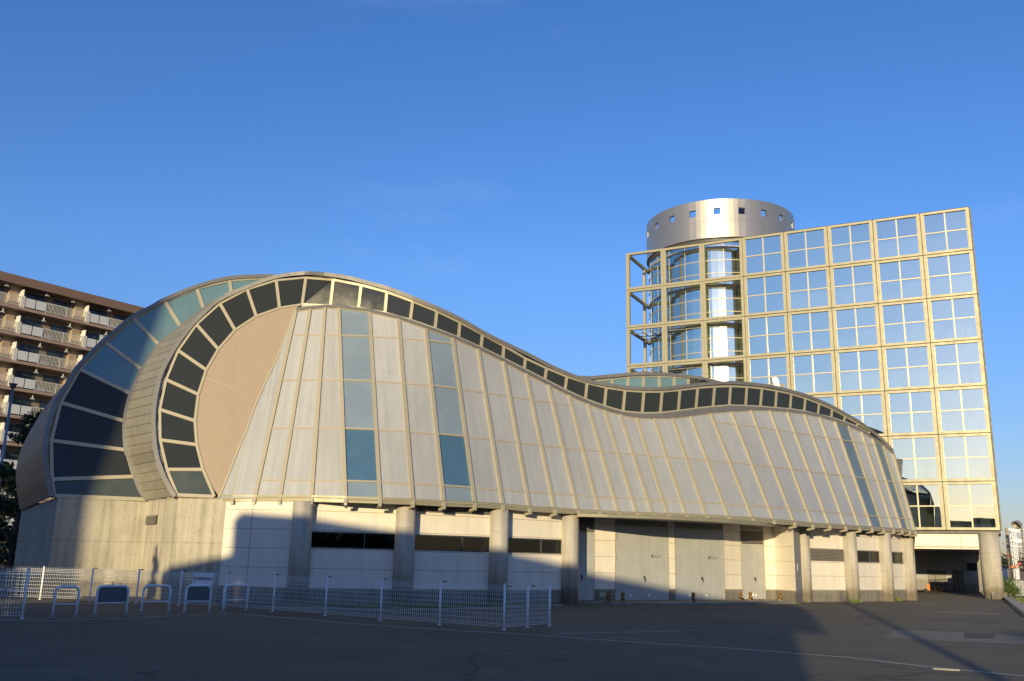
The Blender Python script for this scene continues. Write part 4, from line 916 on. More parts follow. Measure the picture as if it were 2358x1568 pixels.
m = MB(); m.hexa([ap(S0, 0, -12), ap(S0, 0, 0), ap(S1, 0, 0), ap(S1, 0, -12)][::-1], [ap(S0, ZR-1, -12), ap(S0, ZR-1, 0), ap(S1, ZR-1, 0), ap(S1, ZR-1, -12)][::-1]); m.build('wall', M['aptwall'], apt)
m = MB(); m.hexa([ap(S0, ZR-1, 1.7), ap(S1, ZR-1, 1.7), ap(S1, ZR-1, -12), ap(S0, ZR-1, -12)], [ap(S0, ZR-.05, 1.7), ap(S1, ZR-.05, 1.7), ap(S1, ZR-.05, -12), ap(S0, ZR-.05, -12)]); m.build('roof', M['aptroof'], apt)
UW = 7.4; sph = 3.2
def apt_floor(k):
    zs = ZR - .45 - (k+1)*FH       # slab top
    m = MB(); m.hexa([ap(S0, zs-.32, 1.6), ap(S1, zs-.32, 1.6), ap(S1, zs-.32, .01), ap(S0, zs-.32, .01)], [ap(S0, zs, 1.6), ap(S1, zs, 1.6), ap(S1, zs, .01), ap(S0, zs, .01)]); m.build('balcony_slab', M['aptslab'], apt)
    n = int((S1-S0)/UW)
    for i in range(n):
        s = S0 + sph + i*UW; 
        r = MB(); h = 1.1
        def rail(a, b, x=1.55):
            r.bar(ap(a, zs+h, x), ap(b, zs+h, x), .07, .06, an); r.bar(ap(a, zs+.12, x), ap(b, zs+.12, x), .05, .05, an)
            q = a+.06
            while q < b: r.bar(ap(q, zs+.12, x-.01), ap(q, zs+h, x-.01), .028, .03, an); q += .15
            q = a
            while q <= b+.01: r.bar(ap(q, zs, x), ap(q, zs+h, x), .08, .06, an); q += (b-a)/2
        rail(s+2.5, s+UW-.3)
        r.bar(ap(s+UW-.1, zs-.1, 1.6), ap(s+UW-.1, zs+h+.15, 1.6), .42, .3, an)
        ro_ = r.build('railing', M['railw'], apt)
        p = MB()
        for q in (s+.15, s+1.35): p.bar(ap(q+.56, zs+.12, 1.57), ap(q+.56, zs+h, 1.57), 1.08, .03, an)
        p.build('privacy_panel', M['railp'], apt)
        w = MB(); w.bar(ap(s-.05, zs, 1.45), ap(s-.05, zs+2.0, 1.45), .06, 1.3, an); w.build('party_screen', M['railp'], apt)
        t = MB(); t.hexa([ap(s-1.1, zs, .5), ap(s+.3, zs, .5), ap(s+.3, zs, .02), ap(s-1.1, zs, .02)], [ap(s-1.1, zs+FH-.33, .5), ap(s+.3, zs+FH-.33, .5), ap(s+.3, zs+FH-.33, .02), ap(s-1.1, zs+FH-.33, .02)]); t.build('pier', M['apttile'], apt)
        for q, wd in ((s+1.0, 1.9), (s+4.0, 1.9)):
            f = MB()
            for e in (0, wd/2, wd): f.bar(ap(q+e, zs+.05, .07), ap(q+e, zs+2.1, .07), .07, .06, an)
            f.bar(ap(q, zs+2.1, .07), ap(q+wd, zs+2.1, .07), .07, .06, an)
            fo = f.build('window', M['darkmetal'], apt); g_ = MB(); g_.wall([ap(q, 0, .03), ap(q+wd, 0, .03)], zs+.05, zs+2.1); g_.build('pane', M['aptglass'], fo)
        l = MB(); l.bar(ap(s+2.6, zs+2.0, 1.2), ap(s+2.6, zs+2.5, 1.2), .09, .12, an); l.bar(ap(s+2.4, zs+2.02, 1.2), ap(s+2.8, zs+2.02, 1.2), .1, .1, an)
        l.bar(ap(s+5.6, zs+2.0, 1.2), ap(s+5.6, zs+2.5, 1.2), .09, .12, an); l.bar(ap(s+5.4, zs+2.02, 1.2), ap(s+5.8, zs+2.02, 1.2), .1, .1, an); l.build('laundry_bracket', M['railp'], apt)
        if rnd.random() < .4:
            a_ = MB(); a_.hexa([ap(s+3.1, zs, .9), ap(s+3.9, zs, .9), ap(s+3.9, zs, .6), ap(s+3.1, zs, .6)], [ap(s+3.1, zs+.6, .9), ap(s+3.9, zs+.6, .9), ap(s+3.9, zs+.6, .6), ap(s+3.1, zs+.6, .6)]); a_.build('air_conditioner', M['railp'], apt)
for k in range(9): apt_floor(k)
# laundry and satellite dish
ln = MB()
for i, (s, w) in enumerate(((0, .5), (.6, .7), (1.45, .55), (2.1, .6))):
    zs = ZR - .45 - 2*FH; q = 10.9+s; ln.poly([ap(q, zs+1.75, 1.7), ap(q+w, zs+1.75, 1.7), ap(q+w*.95, zs+.8+.15*(i % 2), 1.72), ap(q+.02, zs+.85, 1.72)])
tag(ln.build('laundry', M['railp']), 'pale laundry hung over the second balcony railing from the roof', 'laundry')
sd = thing('satellite_dish', tuple(at(271, 744, 113)), 'white round satellite dish on the top balcony beside the curled roof', 'dish')
dd = MB(); dcn = at(271.5, 742, 113); dn = V((.2, -.9, .35)).normalized(); dx_ = dn.cross(UP).normalized(); dy_ = dx_.cross(dn)
for j in range(3):
    r0, r1 = [0, .2, .38, .48][j], [0, .2, .38, .48][j+1]; h0, h1 = r0*r0*.5, r1*r1*.5
    for i in range(20):
        a, b = 2*pi*i/20, 2*pi*(i+1)/20; dd.quad(*[dcn + dx_*r*cos(t)+dy_*r*sin(t)+dn*h for r, t, h in ((r0, a, h0), (r1, a, h1), (r1, b, h1), (r0, b, h0))])
dd.build('reflector', M['white'], sd); ar = MB(); ar.tube([dcn + dy_*-.4, dcn + dn*.5], .025, 6); ar.tube([dcn - dn*.02, dcn - dn*.2 - UP*.5], .03, 6); ar.build('arm', M['darkmetal'], sd)
# ================================================================== MESH FENCES
def zc(x, y): return ((1300+x/2.24)/1.737, (1900+y/2.24)/1.737)
def zb_(x, y): return ((600+x/2.24)/1.737, (1900+y/2.24)/1.737)
FHT = 1.11
def fence(name, pts, label, h=FHT, caps=True):
    t0 = thing(name, (pts[0][0], pts[0][1], 0), label, 'fence')
    for i, p in enumerate(pts):
        m = MB(); p = V((p[0], p[1], 0)); m.cyl(p, .032, 0, h+.02, 12); m.cyl(p, .036, h+.02, h+.035, 12); m.cyl(p, .05, 0, .03, 12); m.build('post', M['white'], t0)
        if i == len(pts)-1: continue
        q = V((pts[i+1][0], pts[i+1][1], 0)); t = (q-p).normalized(); n = V((t.y, -t.x, 0)); L = (q-p).length; w = MB(); k = int(L/.07)
        o = n*.045
        for j in range(1, k):
            s = p + t*(L*j/k) + o
            w.bar(s + UP*.07, s + UP*(h-.04), .0048, .0048, n); w.bar(s + UP*(h-.04), s + n*.03 + UP*(h+.015), .0048, .0048, n)
        for z in (.09, .15, .27, .39, .51, .63, .75, .87, .96, 1.01, 1.06):
            w.bar(p + o + UP*z*h/1.11, q + o + UP*z*h/1.11, .007, .006, UP)
        w.build('wire_panel', M['white'], t0)
        if caps:
            c = MB(); c.box(p + t*.13 + o + UP*(h+.02), .05, .03, .03, t); c.box(p + t*.2 + o + UP*(h+.02), .05, .03, .03, t); c.build('clip', M['black'], t0)
    return t0
run = [(-.04, 24.51), (-1.77, 25.78), (-3.52, 27.02), (-5.34, 28.42), (-7.28, 30.02), (-9.15, 31.22), (-10.93, 32.1), (-12.66, 32.88), (-14.55, 33.55), (-16.5, 34.0), (-18.5, 34.2), (-20.5, 34.3)]
fence('mesh_fence', run[::-1], 'long white wire mesh fence along the hall front, from far left to the corner post')
fence('mesh_fence', [(-.04, 24.44), (.58, 25.49), (1.2, 26.31)], 'short white wire mesh fence section turning back from the corner toward the loading bay', 1.05)
fence('mesh_fence', [(-16.4, 24.2), (-14.35, 24.35), (-12.3, 24.54)], 'near piece of white wire mesh fence at the left edge, left of the hoop barriers', 1.22, False)
# ================================================================== SIGN ON THE FENCE
pA, pB = V((-10.93, 32.1, 0)), V((-9.15, 31.22, 0)); tB = (pB-pA).normalized(); nB = V((tB.y, -tB.x, 0))
sa = at(444.5, 1333, 31.9); sb = at(501, 1334, 31.5)
sc = V(((sa.x+sb.x)/2, 31.62, 0)); k_ = (sc-pA).dot(tB); sc = pA + tB*k_ + nB*.10 + UP*at(472, 1333, 31.6).z
SW, SH = .90, .385
sg = thing('sign_board', (sc.x, sc.y, 0), 'white sign board with a red arrow and black Japanese lettering hung on the wire fence', 'sign')
m = MB(); m.bar(sc - UP*SH/2, sc + UP*SH/2, SW, .02, nB); m.build('board', M['white'], sg)
M['ink'] = simple('black ink', (.02, .02, .025), .6); M['redink'] = simple('red ink', (.45, .03, .03), .6)
text('刈谷駅前観光案内所', .103, sc + tB*.055 + nB*.003 - UP*.0, tB, nB, M['ink'], sg, 'lettering', .83)
ar = MB(); a0 = sc - tB*.375 + nB*.006
def pt(x, y): return a0 + tB*x + UP*y
ar.poly([pt(-.055, .02), pt(0, .02+.05), pt(.055, .02), pt(.018, .02), pt(-.018, .02)]); ar.quad(pt(-.014, -.06), pt(.014, -.06), pt(.014, .025), pt(-.014, .025)); ar.quad(pt(.014, -.06), pt(.06, -.06), pt(.06, -.035), pt(.014, -.035))
ar.build('arrow', M['redink'], sg)
# ================================================================== HOOP BARRIERS
hoops = [((-11.73, 24.95), (-11.28, 25.30), 0, 'open white hoop barrier, first from the left beside the near fence post'),
         ((-11.05, 25.9), (-10.45, 26.5), 1, 'white hoop barrier filled with a dark plate, second from the left'),
         ((-10.22, 27.0), (-9.64, 27.5), 0, 'open white hoop barrier in the middle of the five'),
         ((-9.30, 27.85), (-8.77, 28.42), 1, 'white hoop barrier filled with a dark plate, below the Japanese sign'),
         ((-8.52, 28.95), (-8.05, 29.85), 0, 'open white hoop barrier, last on the right near the long fence')]
def hoop(a, b, plate, lab, h=.80):
    a = V((a[0], a[1], 0)); b = V((b[0], b[1], 0)); c = (a+b)/2; t = (b-a).normalized(); n = V((t.y, -t.x, 0)); L = (b-a).length; r = .14
    o = thing('hoop_barrier', (c.x, c.y, 0), lab, 'barrier', 'white hoop barriers in a row')
    p = [a, a + UP*(h-r)] + [a + t*(r-r*cos(x)) + UP*(h-r+r*sin(x)) for x in [pi/12*i for i in range(1, 7)]] + [b - t*(r-r*cos(x)) + UP*(h-r+r*sin(x)) for x in [pi/12*i for i in range(6, 0, -1)]] + [b + UP*(h-r), b]
    m = MB(); m.tube(p, .036, 12); m.build('hoop', M['white'], o)
    m = MB(); m.tube([a + UP*.36, b + UP*.36], .018, 8); m.build('cross_bar', M['white'], o)
    for q in (a, b): m = MB(); m.cyl(q, .085, 0, .018, 16); m.box(q + n*.045 + UP*.06, .05, .04, .07, t); m.build('foot', M['louver'], o)
    if plate:
        m = MB(); pts = [a + t*.03 + UP*.37] + [b - t*.03 + UP*.37, b - t*.03 + UP*(h-r)] + [b - t*(.03+r-r*cos(x)) + UP*(h-r+(r-.03)*sin(x)) for x in [pi/8*i for i in range(1, 5)]] + [a + t*(.03+r-r*cos(x)) + UP*(h-r+(r-.03)*sin(x)) for x in [pi/8*i for i in range(4, 0, -1)]] + [a + t*.03 + UP*(h-r)]
        m.poly([q + n*.006 for q in pts]); m.poly([q - n*.006 for q in pts[::-1]])
        m.build('plate', M['plategrey'], o)
M['plategrey'] = simple('slate grey plate', (.10, .11, .12), .5)
for a, b, p, l in hoops: hoop(a, b, p, l)
# ================================================================== BOLLARDS IN THE LOADING BAY
def stripe():
    m, nt, p = newmat('rusty hazard paint'); ob = coords(nt, 'Object'); x, y, z = sep(nt, ob)
    s = mth(nt, 'FRACT', mth(nt, 'MULTIPLY', mth(nt, 'ADD', z, mth(nt, 'MULTIPLY', x, .6)), 6)); c = mix(nt, (.50, .30, .06), (.03, .03, .03), ramp(nt, s, [(.49, 0), (.51, 1)]))
    r = noise(nt, ob, 9, 5); c = mix(nt, c, (.17, .06, .025), ramp(nt, r, [(.42, 0), (.55, 1)])); nt.links.new(c, p.inputs['Base Color']); p.inputs['Roughness'].default_value = .85; return m
M['hazard'] = stripe()
bl = [((500, 985), 'leftmost short rusty striped bollard, below the outlet box'), ((625, 985), 'short rusty striped bollard in front of the first loading door, second from left'), ((1230, 985), 'short rusty striped bollard in front of the second wide loading door'),
      ((1640, 975), 'short rusty striped bollard left of the narrow double door'), ((1720, 973), 'short rusty striped bollard in front of the narrow double door'), ((1975, 972), 'rightmost short rusty striped bollard, by the cream corner wall')]
for (x, y), lab in bl:
    p = gz(*z7(x, y), LV); o = thing('bollard', tuple(p), lab, 'bollard', 'rusty striped bollards on the loading step')
    m = MB(); m.cyl(p, .075, LV, LV+.40, 16); m.cyl(p, .06, LV+.40, LV+.42, 16); m.build('tube', M['hazard'], o); m = MB(); m.box(p + UP*.012, .2, .2, .02); m.build('base_plate', M['louver'], o)
# ================================================================== GRATE, GRASS, TEAL RAIL
ga, gb = gz(*z8(935, 1468)), gz(*z8(1165, 1481)); m = MB(); tg = (gb-ga).normalized(); ng = V((-tg.y, tg.x, 0)); Lg = (gb-ga).length
for i in range(int(Lg/.05)): m.box(ga + tg*(i*.05+.02) + UP*.014, .02, .17, .012, tg)
for s in (-.085, 0, .085): m.box(ga + tg*Lg/2 + ng*s + UP*.013, Lg, .012, .014, tg)
tag(m.build('drain_grate', M['kerb']), 'pale steel drain grate set in the kerb strip at lower right', 'grate')
rg_ = random.Random(5)
def blades(name, poly, n, h, label):
    m = MB(); xs = [p[0] for p in poly]; ys = [p[1] for p in poly]
    def inside(x, y):
        c = False; j = len(poly)-1
        for i in range(len(poly)):
            if (poly[i][1] > y) != (poly[j][1] > y) and x < (poly[j][0]-poly[i][0])*(y-poly[i][1])/(poly[j][1]-poly[i][1])+poly[i][0]: c = not c
            j = i
        return c
    k = 0
    while k < n:
        x, y = rg_.uniform(min(xs), max(xs)), rg_.uniform(min(ys), max(ys))
        if not inside(x, y): continue
        k += 1; a = rg_.uniform(0, 6.28); w = .012; hh = h*rg_.uniform(.4, 1.2); d = V((cos(a), sin(a), 0))
        m.poly([V((x, y, 0)) - d*w, V((x, y, 0)) + d*w, V((x, y, hh)) + V((rg_.uniform(-.5, .5), rg_.uniform(-.5, .5), 0))*hh])
    return tag(m.build(name, M['grass']), label, 'grass', kind='stuff')
gp = [(-7.9, 33.9), (-3.6, 34.6), (-.3, 36.5), (2.2, 38.5), (1.2, 37.2), (-1.2, 34.6), (-3.2, 32.9), (-5.0, 32.4), (-7.2, 32.6)]
sheet('soil_bed', gp, M['soil'])
blades('grass', gp, 24000, .17, 'green grass strip along the foot of the hall behind the fence')
gk = MB()
for a, b in zip([(-8.2, 32.3), (-7.2, 32.35), (-5.0, 32.15), (-3.2, 32.6), (-1.2, 34.3), (1.0, 36.8)], [(-7.2, 32.35), (-5.0, 32.15), (-3.2, 32.6), (-1.2, 34.3), (1.0, 36.8), (2.3, 38.6)]): gk.bar(V((a[0], a[1], .04)), V((b[0], b[1], .04)), .10, .04, UP)
tag(gk.build('garden_kerb', M['kerb']), kind='structure')
# weeds at wall foot
for (x0, x1, y0, sc_) in ((230, 320, 893, z8), (630, 665, 878, z8)):
    a = gz(*sc_(x0, y0)); b = gz(*sc_(x1, y0-3)); blades('weeds', [(a.x, a.y), (b.x, b.y), (b.x, b.y+.3), (a.x, a.y+.3)], 160, .22, 'tuft of weeds at the foot of the columns on the right' if x0 < 400 else 'small weed clump at the foot of the last bay')
m_pts = [gz(*z7(x, y)) for x, y in ((300, 1006), (700, 1014), (1100, 1017), (1500, 1013), (1900, 1005), (2180, 994))]
for i in range(3): pass
wd = MB()
for i in range(420):
    k = rg_.uniform(0, 4.99); a = m_pts[int(k)]; b = m_pts[int(k)+1]; p = a + (b-a)*(k-int(k)); p = p + V((rg_.gauss(0, .03), rg_.uniform(-.06, .0), 0))
    if noise_ok(p.x) if False else (sin(p.x*2.3)+sin(p.x*5.1+1)) < .2: continue
    d = V((rg_.uniform(-1, 1), rg_.uniform(-1, 1), 0)).normalized()*.012; wd.poly([p-d, p+d, p + V((rg_.uniform(-.05, .05), rg_.uniform(-.05, .05), rg_.uniform(.04, .13)))])
tag(wd.build('weeds', M['grass']), 'thin line of weeds along the loading step edge', 'weeds', kind='stuff')
M['teal'] = simple('teal painted post', (.06, .22, .20), .5); M['orange'] = simple('orange cap', (.7, .2, .03), .5)
tr_ = thing('rail_barrier', (-21, 38, 0), 'low rail barrier with two teal posts and orange caps behind the fence at far left', 'barrier')
pq = [at(11, 1372, 37.2), at(119, 1374, 37.2)]
for q in pq:
    q = V((q.x, q.y, 0)); m = MB(); m.cyl(q, .05, 0, .86, 12); po = m.build('post', M['teal'], tr_); m = MB(); m.cyl(q, .055, .86, .95, 12); m.cyl(q, .054, .35, .40, 12); m.build('cap', M['orange'], po)
m = MB()
a, b = V((pq[0].x-3, pq[0].y, 0)), V((pq[1].x, pq[1].y, 0))
m.tube([a + UP*.78, b + UP*.78], .03, 8); m.tube([a + UP*.18, b + UP*.18], .03, 8); m.build('rail', M['white'], tr_)
# ================================================================== STREET LAMP, TREES ON THE LEFT
lt = at(29.5, 893, 62); lp = thing('street_lamp', (lt.x, lt.y, 0), 'slim grey-blue lamp post rising in front of the brown apartments at far left', 'lamp post')
M['lampsteel'] = simple('blue grey galvanised steel', (.20, .24, .28), .4, .5)
m = MB(); m.tube([V((lt.x, lt.y, 0)), V((lt.x, lt.y, lt.z))], .13, 12, r1=.08); m.build('pole', M['lampsteel'], lp)
m = MB(); m.cyl(lt, .20, lt.z, lt.z+.22, 16); m.cyl(lt, .27, lt.z+.22, lt.z+.28, 16); m.build('lamp_head', M['darkmetal'], lp)
def tree(name, base, h, crown, label, leaf, nleaf, lsize, tr=.2, group=None, lean=(0, 0), rnd_=random.Random(11), cat='tree'):
    t = thing(name, (base[0], base[1], 0), label, cat, group); b = V((base[0], base[1], 0))
    tops = [V((b.x+c[0], b.y+c[1], c[2])) for c in crown]
    m = MB(); top = V((b.x+lean[0], b.y+lean[1], h)); m.tube([b, b + (top-b)*.4 + V((.05, .03, 0)), b + (top-b)*.75 + V((-.05, 0, 0)), top], tr, 8, r1=tr*.25)
    for c, (cx_, cy_, cz_, r) in zip(tops, crown):
        s = b + (top-b)*max(.25, min(.85, (cz_-r*1.4)/h)); m.tube([s, (s+c)/2 + V((0, 0, .15)), c], tr*.35, 5, r1=tr*.1)
    m.build('trunk', M['bark'], t)
    lf = MB(); tot = sum(c[3]**2 for c in crown)
    for (cx_, cy_, cz_, r) in crown:
        c = V((b.x+cx_, b.y+cy_, cz_)); n = int(nleaf*r*r/tot)
        cl = [(c + V((rnd_.gauss(0, 1), rnd_.gauss(0, 1), rnd_.gauss(0, 1))).normalized()*r*rnd_.uniform(.35, 1.0), r*rnd_.uniform(.2, .4)) for _ in range(14)]
        def f(): q, rr = rnd_.choice(cl); return q + V((rnd_.gauss(0, .5), rnd_.gauss(0, .5), rnd_.gauss(0, .45)))*rr
        leaves(lf, f, n, lsize, rnd_)
    lf.build('crown', leaf, t); return t
tb1 = at(24, 1300, 58)
tree('broadleaf_tree', (tb1.x, tb1.y), 9.5, [(.1, 0, 9.3, .95), (-.4, 0, 8.4, .9), (.5, 0, 7.0, .55), (-1.4, .4, 6.4, .7), (.9, 0, 5.2, .6), (-.8, 0, 4.4, .8), (.8, .3, 3.4, .7), (-1.9, 0, 3.0, .9), (.3, 0, 2.3, .8)], 'thin dark tree beside the far left corner of the hall', M['leafdark'], 5200, .13, .22)
tb2 = at(-25, 1300, 66)
tree('broadleaf_tree', (tb2.x, tb2.y), 7, [(.5, 0, 6.5, 1.3), (1.2, 0, 5, 1.2), (-.5, 0, 4.5, 1.5), (1.5, 0, 3, 1.2), (0, 0, 2.5, 1.5)], 'shaded tree at the left edge in front of the apartment block', M['leafdark'], 5000, .16, .22, rnd_=random.Random(4))
for kx, (x_, y_) in enumerate(((-31, 27), (-33.5, 36), (-36, 45))):  # three unseen trees, added to keep low sky light off the hall's left wall
    tree('broadleaf_tree', (x_, y_), 9.5, [(0, 0, 9.0, 2.4), (-2, .5, 7.4, 2.2), (2.1, -.4, 7.0, 2.2), (-1.2, 0, 5.2, 2.0), (1.6, .5, 4.6, 2.0), (0, 0, 3.0, 1.8)], ['added sky-blocking tree outside the left edge, nearest the road', 'added sky-blocking tree outside the left edge, the middle of three', 'added sky-blocking tree outside the left edge, nearest the apartments'][kx], M['leafdark'], 7000, .22, .25, rnd_=random.Random(30+kx))
hg = MB(); r_ = random.Random(9)
def hf():
    x = r_.uniform(-52, -24); return V((x, 57 + (x+24)*-.4 + r_.gauss(0, .6), abs(r_.gauss(1.0, .6))))
leaves(hg, hf, 9000, .17, r_); tag(hg.build('hedge', M['leafdark']), 'low dark hedge behind the fence at the far left', 'hedge')
# ================================================================== RIGHT EDGE: BUSH, WHITE FENCE, RAILWAY MASTS
def zz(x, y, Y): return at(*z9(x, y), Y)
bc = gz(*z9(1610, 1165)); r2_ = random.Random(21)
bush = thing('bush', (bc.x, bc.y, 0), 'leafy green bush beside the round corner column at right', 'bush')
bm = MB(); cl_ = [(V((bc.x + r2_.uniform(-.7, .8), bc.y + r2_.uniform(-.5, .5), 0)), r2_.uniform(.3, .5)) for _ in range(30)]
def bf():
    q, r = r2_.choice(cl_); hx = (q.x-bc.x)/1.0; hmax = 1.30*(1-hx*hx*.6)*(.85+.25*sin(q.x*9)); return V((q.x + r2_.gauss(0, .16), q.y + r2_.gauss(0, .2), r2_.uniform(.1, 1)**.8*hmax))
leaves(bm, bf, 2600, .075, r2_); bm.build('foliage', M['leaf'], bush); m = MB()
for i in range(8): a = i*.8; m.tube([bc, bc + V((cos(a)*.45, sin(a)*.3, .9))], .03, 5, r1=.01)
m.build('stem', M['bark'], bush)
pw = [gz(*z9(1462, 1212)), gz(*z9(1640, 1212)), gz(*z9(1868, 1380)), gz(*z9(2000, 1480))]
m = MB(); m.wall([(p.x, p.y) for p in pw[:2]], 0, .42, .2); tag(m.build('planter_wall', M['plinth']), 'low grey concrete planter wall under the bush', 'wall')
m = MB()
for a, b in zip(pw[1:-1], pw[2:]): m.bar(a + UP*.14, b + UP*.14, .45, .14, UP)
tag(m.build('side_kerb', M['kerb']), kind='structure')
blades('grass', [(p.x+.25, p.y+.1) for p in pw[1:]] + [(34, 30), (44, 55), (pw[0].x+2, pw[0].y+4)], 9000, .22, 'green grass verge at the right edge behind the kerb')
wf = thing('white_fence', (34, 62, 0), 'white sheet fence behind the bush at the right edge', 'fence')
fa, fb2 = gz(*z9(1640, 1148)), gz(*z9(2150, 1180)); fa = V((fa.x, fa.y, 0)); fb2 = V((fb2.x, fb2.y, 0)); tw = (fb2-fa).normalized(); nw = V((tw.y, -tw.x, 0)); Lw = (fb2-fa).length
m = MB(); i = 0
while i*.3 < Lw: m.bar(fa + tw*(i*.3+.15), fa + tw*(i*.3+.15) + UP*1.08, .27, .03, nw); i += 1
m.build('sheet_panel', M['white'], wf); m = MB(); m.bar(fa + UP*1.10, fb2 + UP*1.10, .06, .08, nw); m.build('top_rail', M['louver'], wf)
M['poleconc'] = simple('tan concrete pole', (.34, .27, .19), .8, 0, .15, 1)
PYc, PYm = 165, 160
pc = zz(1660, 600, PYc); cp_ = thing('concrete_pole', (pc.x, pc.y, 0), 'tan concrete railway pole with an orange band behind the lattice mast', 'pole')
ztop = zz(1655, 218, PYc).z; m = MB(); m.cyl(pc, .34, 0, ztop, 16, r1=.26); m.build('shaft', M['poleconc'], cp_)
m = MB(); zo = zz(1690, 600, PYc).z; m.cyl(pc, .36, zo-.15, zo+.15, 16); m.build('orange_band', M['orange'], cp_)
lb = zz(1712, 260, PYm); LX, LY = lb.x, lb.y; ms = thing('lattice_mast', (LX, LY, 0), 'white steel lattice railway mast with outstretched arms at the right edge', 'mast')
zt3 = zz(1712, 240, PYm).z; hw_ = .30; m = MB()
for sx in (-1, 1):
    for sy in (-1, 1): m.bar(V((LX+sx*hw_, LY+sy*hw_, 0)), V((LX+sx*hw_, LY+sy*hw_, zt3)), .11, .11, V((0, -1, 0)))
z = 0
while z < zt3-.8:
    for sy in (-1, 1):
        m.bar(V((LX-hw_, LY+sy*hw_, z)), V((LX+hw_, LY+sy*hw_, z+.4)), .07, .04, V((0, -1, 0))); m.bar(V((LX+hw_, LY+sy*hw_, z+.4)), V((LX-hw_, LY+sy*hw_, z+.8)), .07, .04, V((0, -1, 0)))
    z += .8
m.build('lattice', M['white'], ms)
m = MB(); c0 = V((LX, LY-.5, zt3)); yb = V((0, .08, 0))
def plate3(pts):
    a_ = [c0 + V(p) for p in pts]; m.poly(a_); m.poly([p + yb for p in a_[::-1]])
    for i_ in range(len(a_)): m.quad(a_[i_], a_[i_] + yb, a_[(i_+1) % len(a_)] + yb, a_[(i_+1) % len(a_)])
plate3([(-1.15, 0, .1), (1.15, 0, .1), (.5, 0, -.45), (-.4, 0, -.45)]); m.bar(c0 + V((-1.1, .02, .14)), c0 + V((5, .02, .14)), .10, .10, UP); m.bar(c0 + V((.6, .02, -.15)), c0 + V((2.8, .02, -2.4)), .10, .08, V((0, -1, 0)))
z4_ = zz(1712, 392, PYm).z - zt3; plate3([(-.3, -.1, z4_+.3), (.5, -.1, z4_+.3), (2.0, -.1, z4_), (.5, -.1, z4_-.35), (-.3, -.1, z4_-.3)]); m.bar(c0 + V((-.9, .02, z4_)), c0 + V((5, .02, z4_)), .10, .10, UP)
z5_ = zz(1712, 473, PYm).z - zt3; m.bar(c0 + V((-.8, .02, z5_)), c0 + V((5, .02, z5_)), .09, .09, V((0, -1, 0))); m.build('cross_arm', M['white'], ms)
m = MB()
for (x, y) in ((1705, 757), (1757, 749)): q = zz(x, y, PYm-1.2); m.box(q, .40, .1, .40)
m.build('orange_plate', M['orange'], ms)
# floodlight
fp_ = zz(1832, 215, 70); fl_ = thing('floodlight', (fp_.x, fp_.y, 0), 'grey dish floodlight tilted down on a thin pole above the right edge', 'floodlight')
m = MB(); m.tube([V((fp_.x, fp_.y, 0)), fp_], .06, 8); m.build('pole', M['louver'], fl_)
dvec = V((-.75, -.3, -.6)).normalized(); hx_ = fp_ + V((-.28, 0, .28)); side = dvec.cross(UP).normalized(); up2 = side.cross(dvec); m = MB()
prof = [(-.3, .09), (-.2, .19), (0, .28), (.18, .35), (.20, .35), (.18, .32), (-.12, .18)]
for (h0, r0), (h1, r1_) in zip(prof[:-1], prof[1:]):
    for i in range(20):
        a, b = 2*pi*i/20, 2*pi*(i+1)/20; m.quad(*[hx_ + dvec*h + (side*cos(t)+up2*sin(t))*r for h, r, t in ((h0, r0, a), (h0, r0, b), (h1, r1_, b), (h1, r1_, a))])
m.build('reflector', M['louver'], fl_); m = MB(); m.tube([fp_, fp_ + V((-.1, 0, .3)), hx_], .03, 6); m.tube([fp_, fp_ + V((.06, 0, .35)), hx_ + V((.12, 0, .2))], .03, 6); m.build('bracket', M['louver'], fl_)
# railway signal
sp_ = zz(1800, 705, 150); sgn = thing('railway_signal', (sp_.x, sp_.y, 0), 'black railway signal showing a red light right of the lattice mast', 'signal')
m = MB(); m.box(sp_, .36, .2, .65); m.box(sp_ + V((0, .0, .34)), .26, .18, .1); m.build('housing', M['black'], sgn)
me_, nt_, p_ = newmat('red signal light'); p_.inputs['Base Color'].default_value = (.8, .02, .01, 1); p_.inputs['Emission Color'].default_value = (1, .04, .02, 1); p_.inputs['Emission Strength'].default_value = 2.2
m = MB(); q = sp_ + V((0, -.11, -.10)); m.poly([q + V((cos(2*pi*i/16)*.16, 0, sin(2*pi*i/16)*.16)) for i in range(16)]); m.build('lamp', me_, sgn)
m = MB(); m.cyl((sp_.x, sp_.y+.05), .06, 0, sp_.z-.32, 8); m.build('pole', M['darkmetal'], sgn)
# overhead wires
ow = thing('overhead_wires', (44, 90, 0), 'thin railway overhead wires strung behind the office block at right', 'wires')
for (y0, y1, Y) in ((590, 612, 180), (645, 660, 185), (690, 680, 190), (745, 752, 195), (545, 545, 175)):
    a = zz(1560 if y0 != 545 else 1770, y0, Y); b = zz(2100, y1, Y*.95); m = MB(); m.tube([a + (b-a)*t + UP*(-1.0*t*(1-t)*2) for t in (0, .25, .5, .75, 1)], .05, 5); m.build('wire', M['black'], ow)
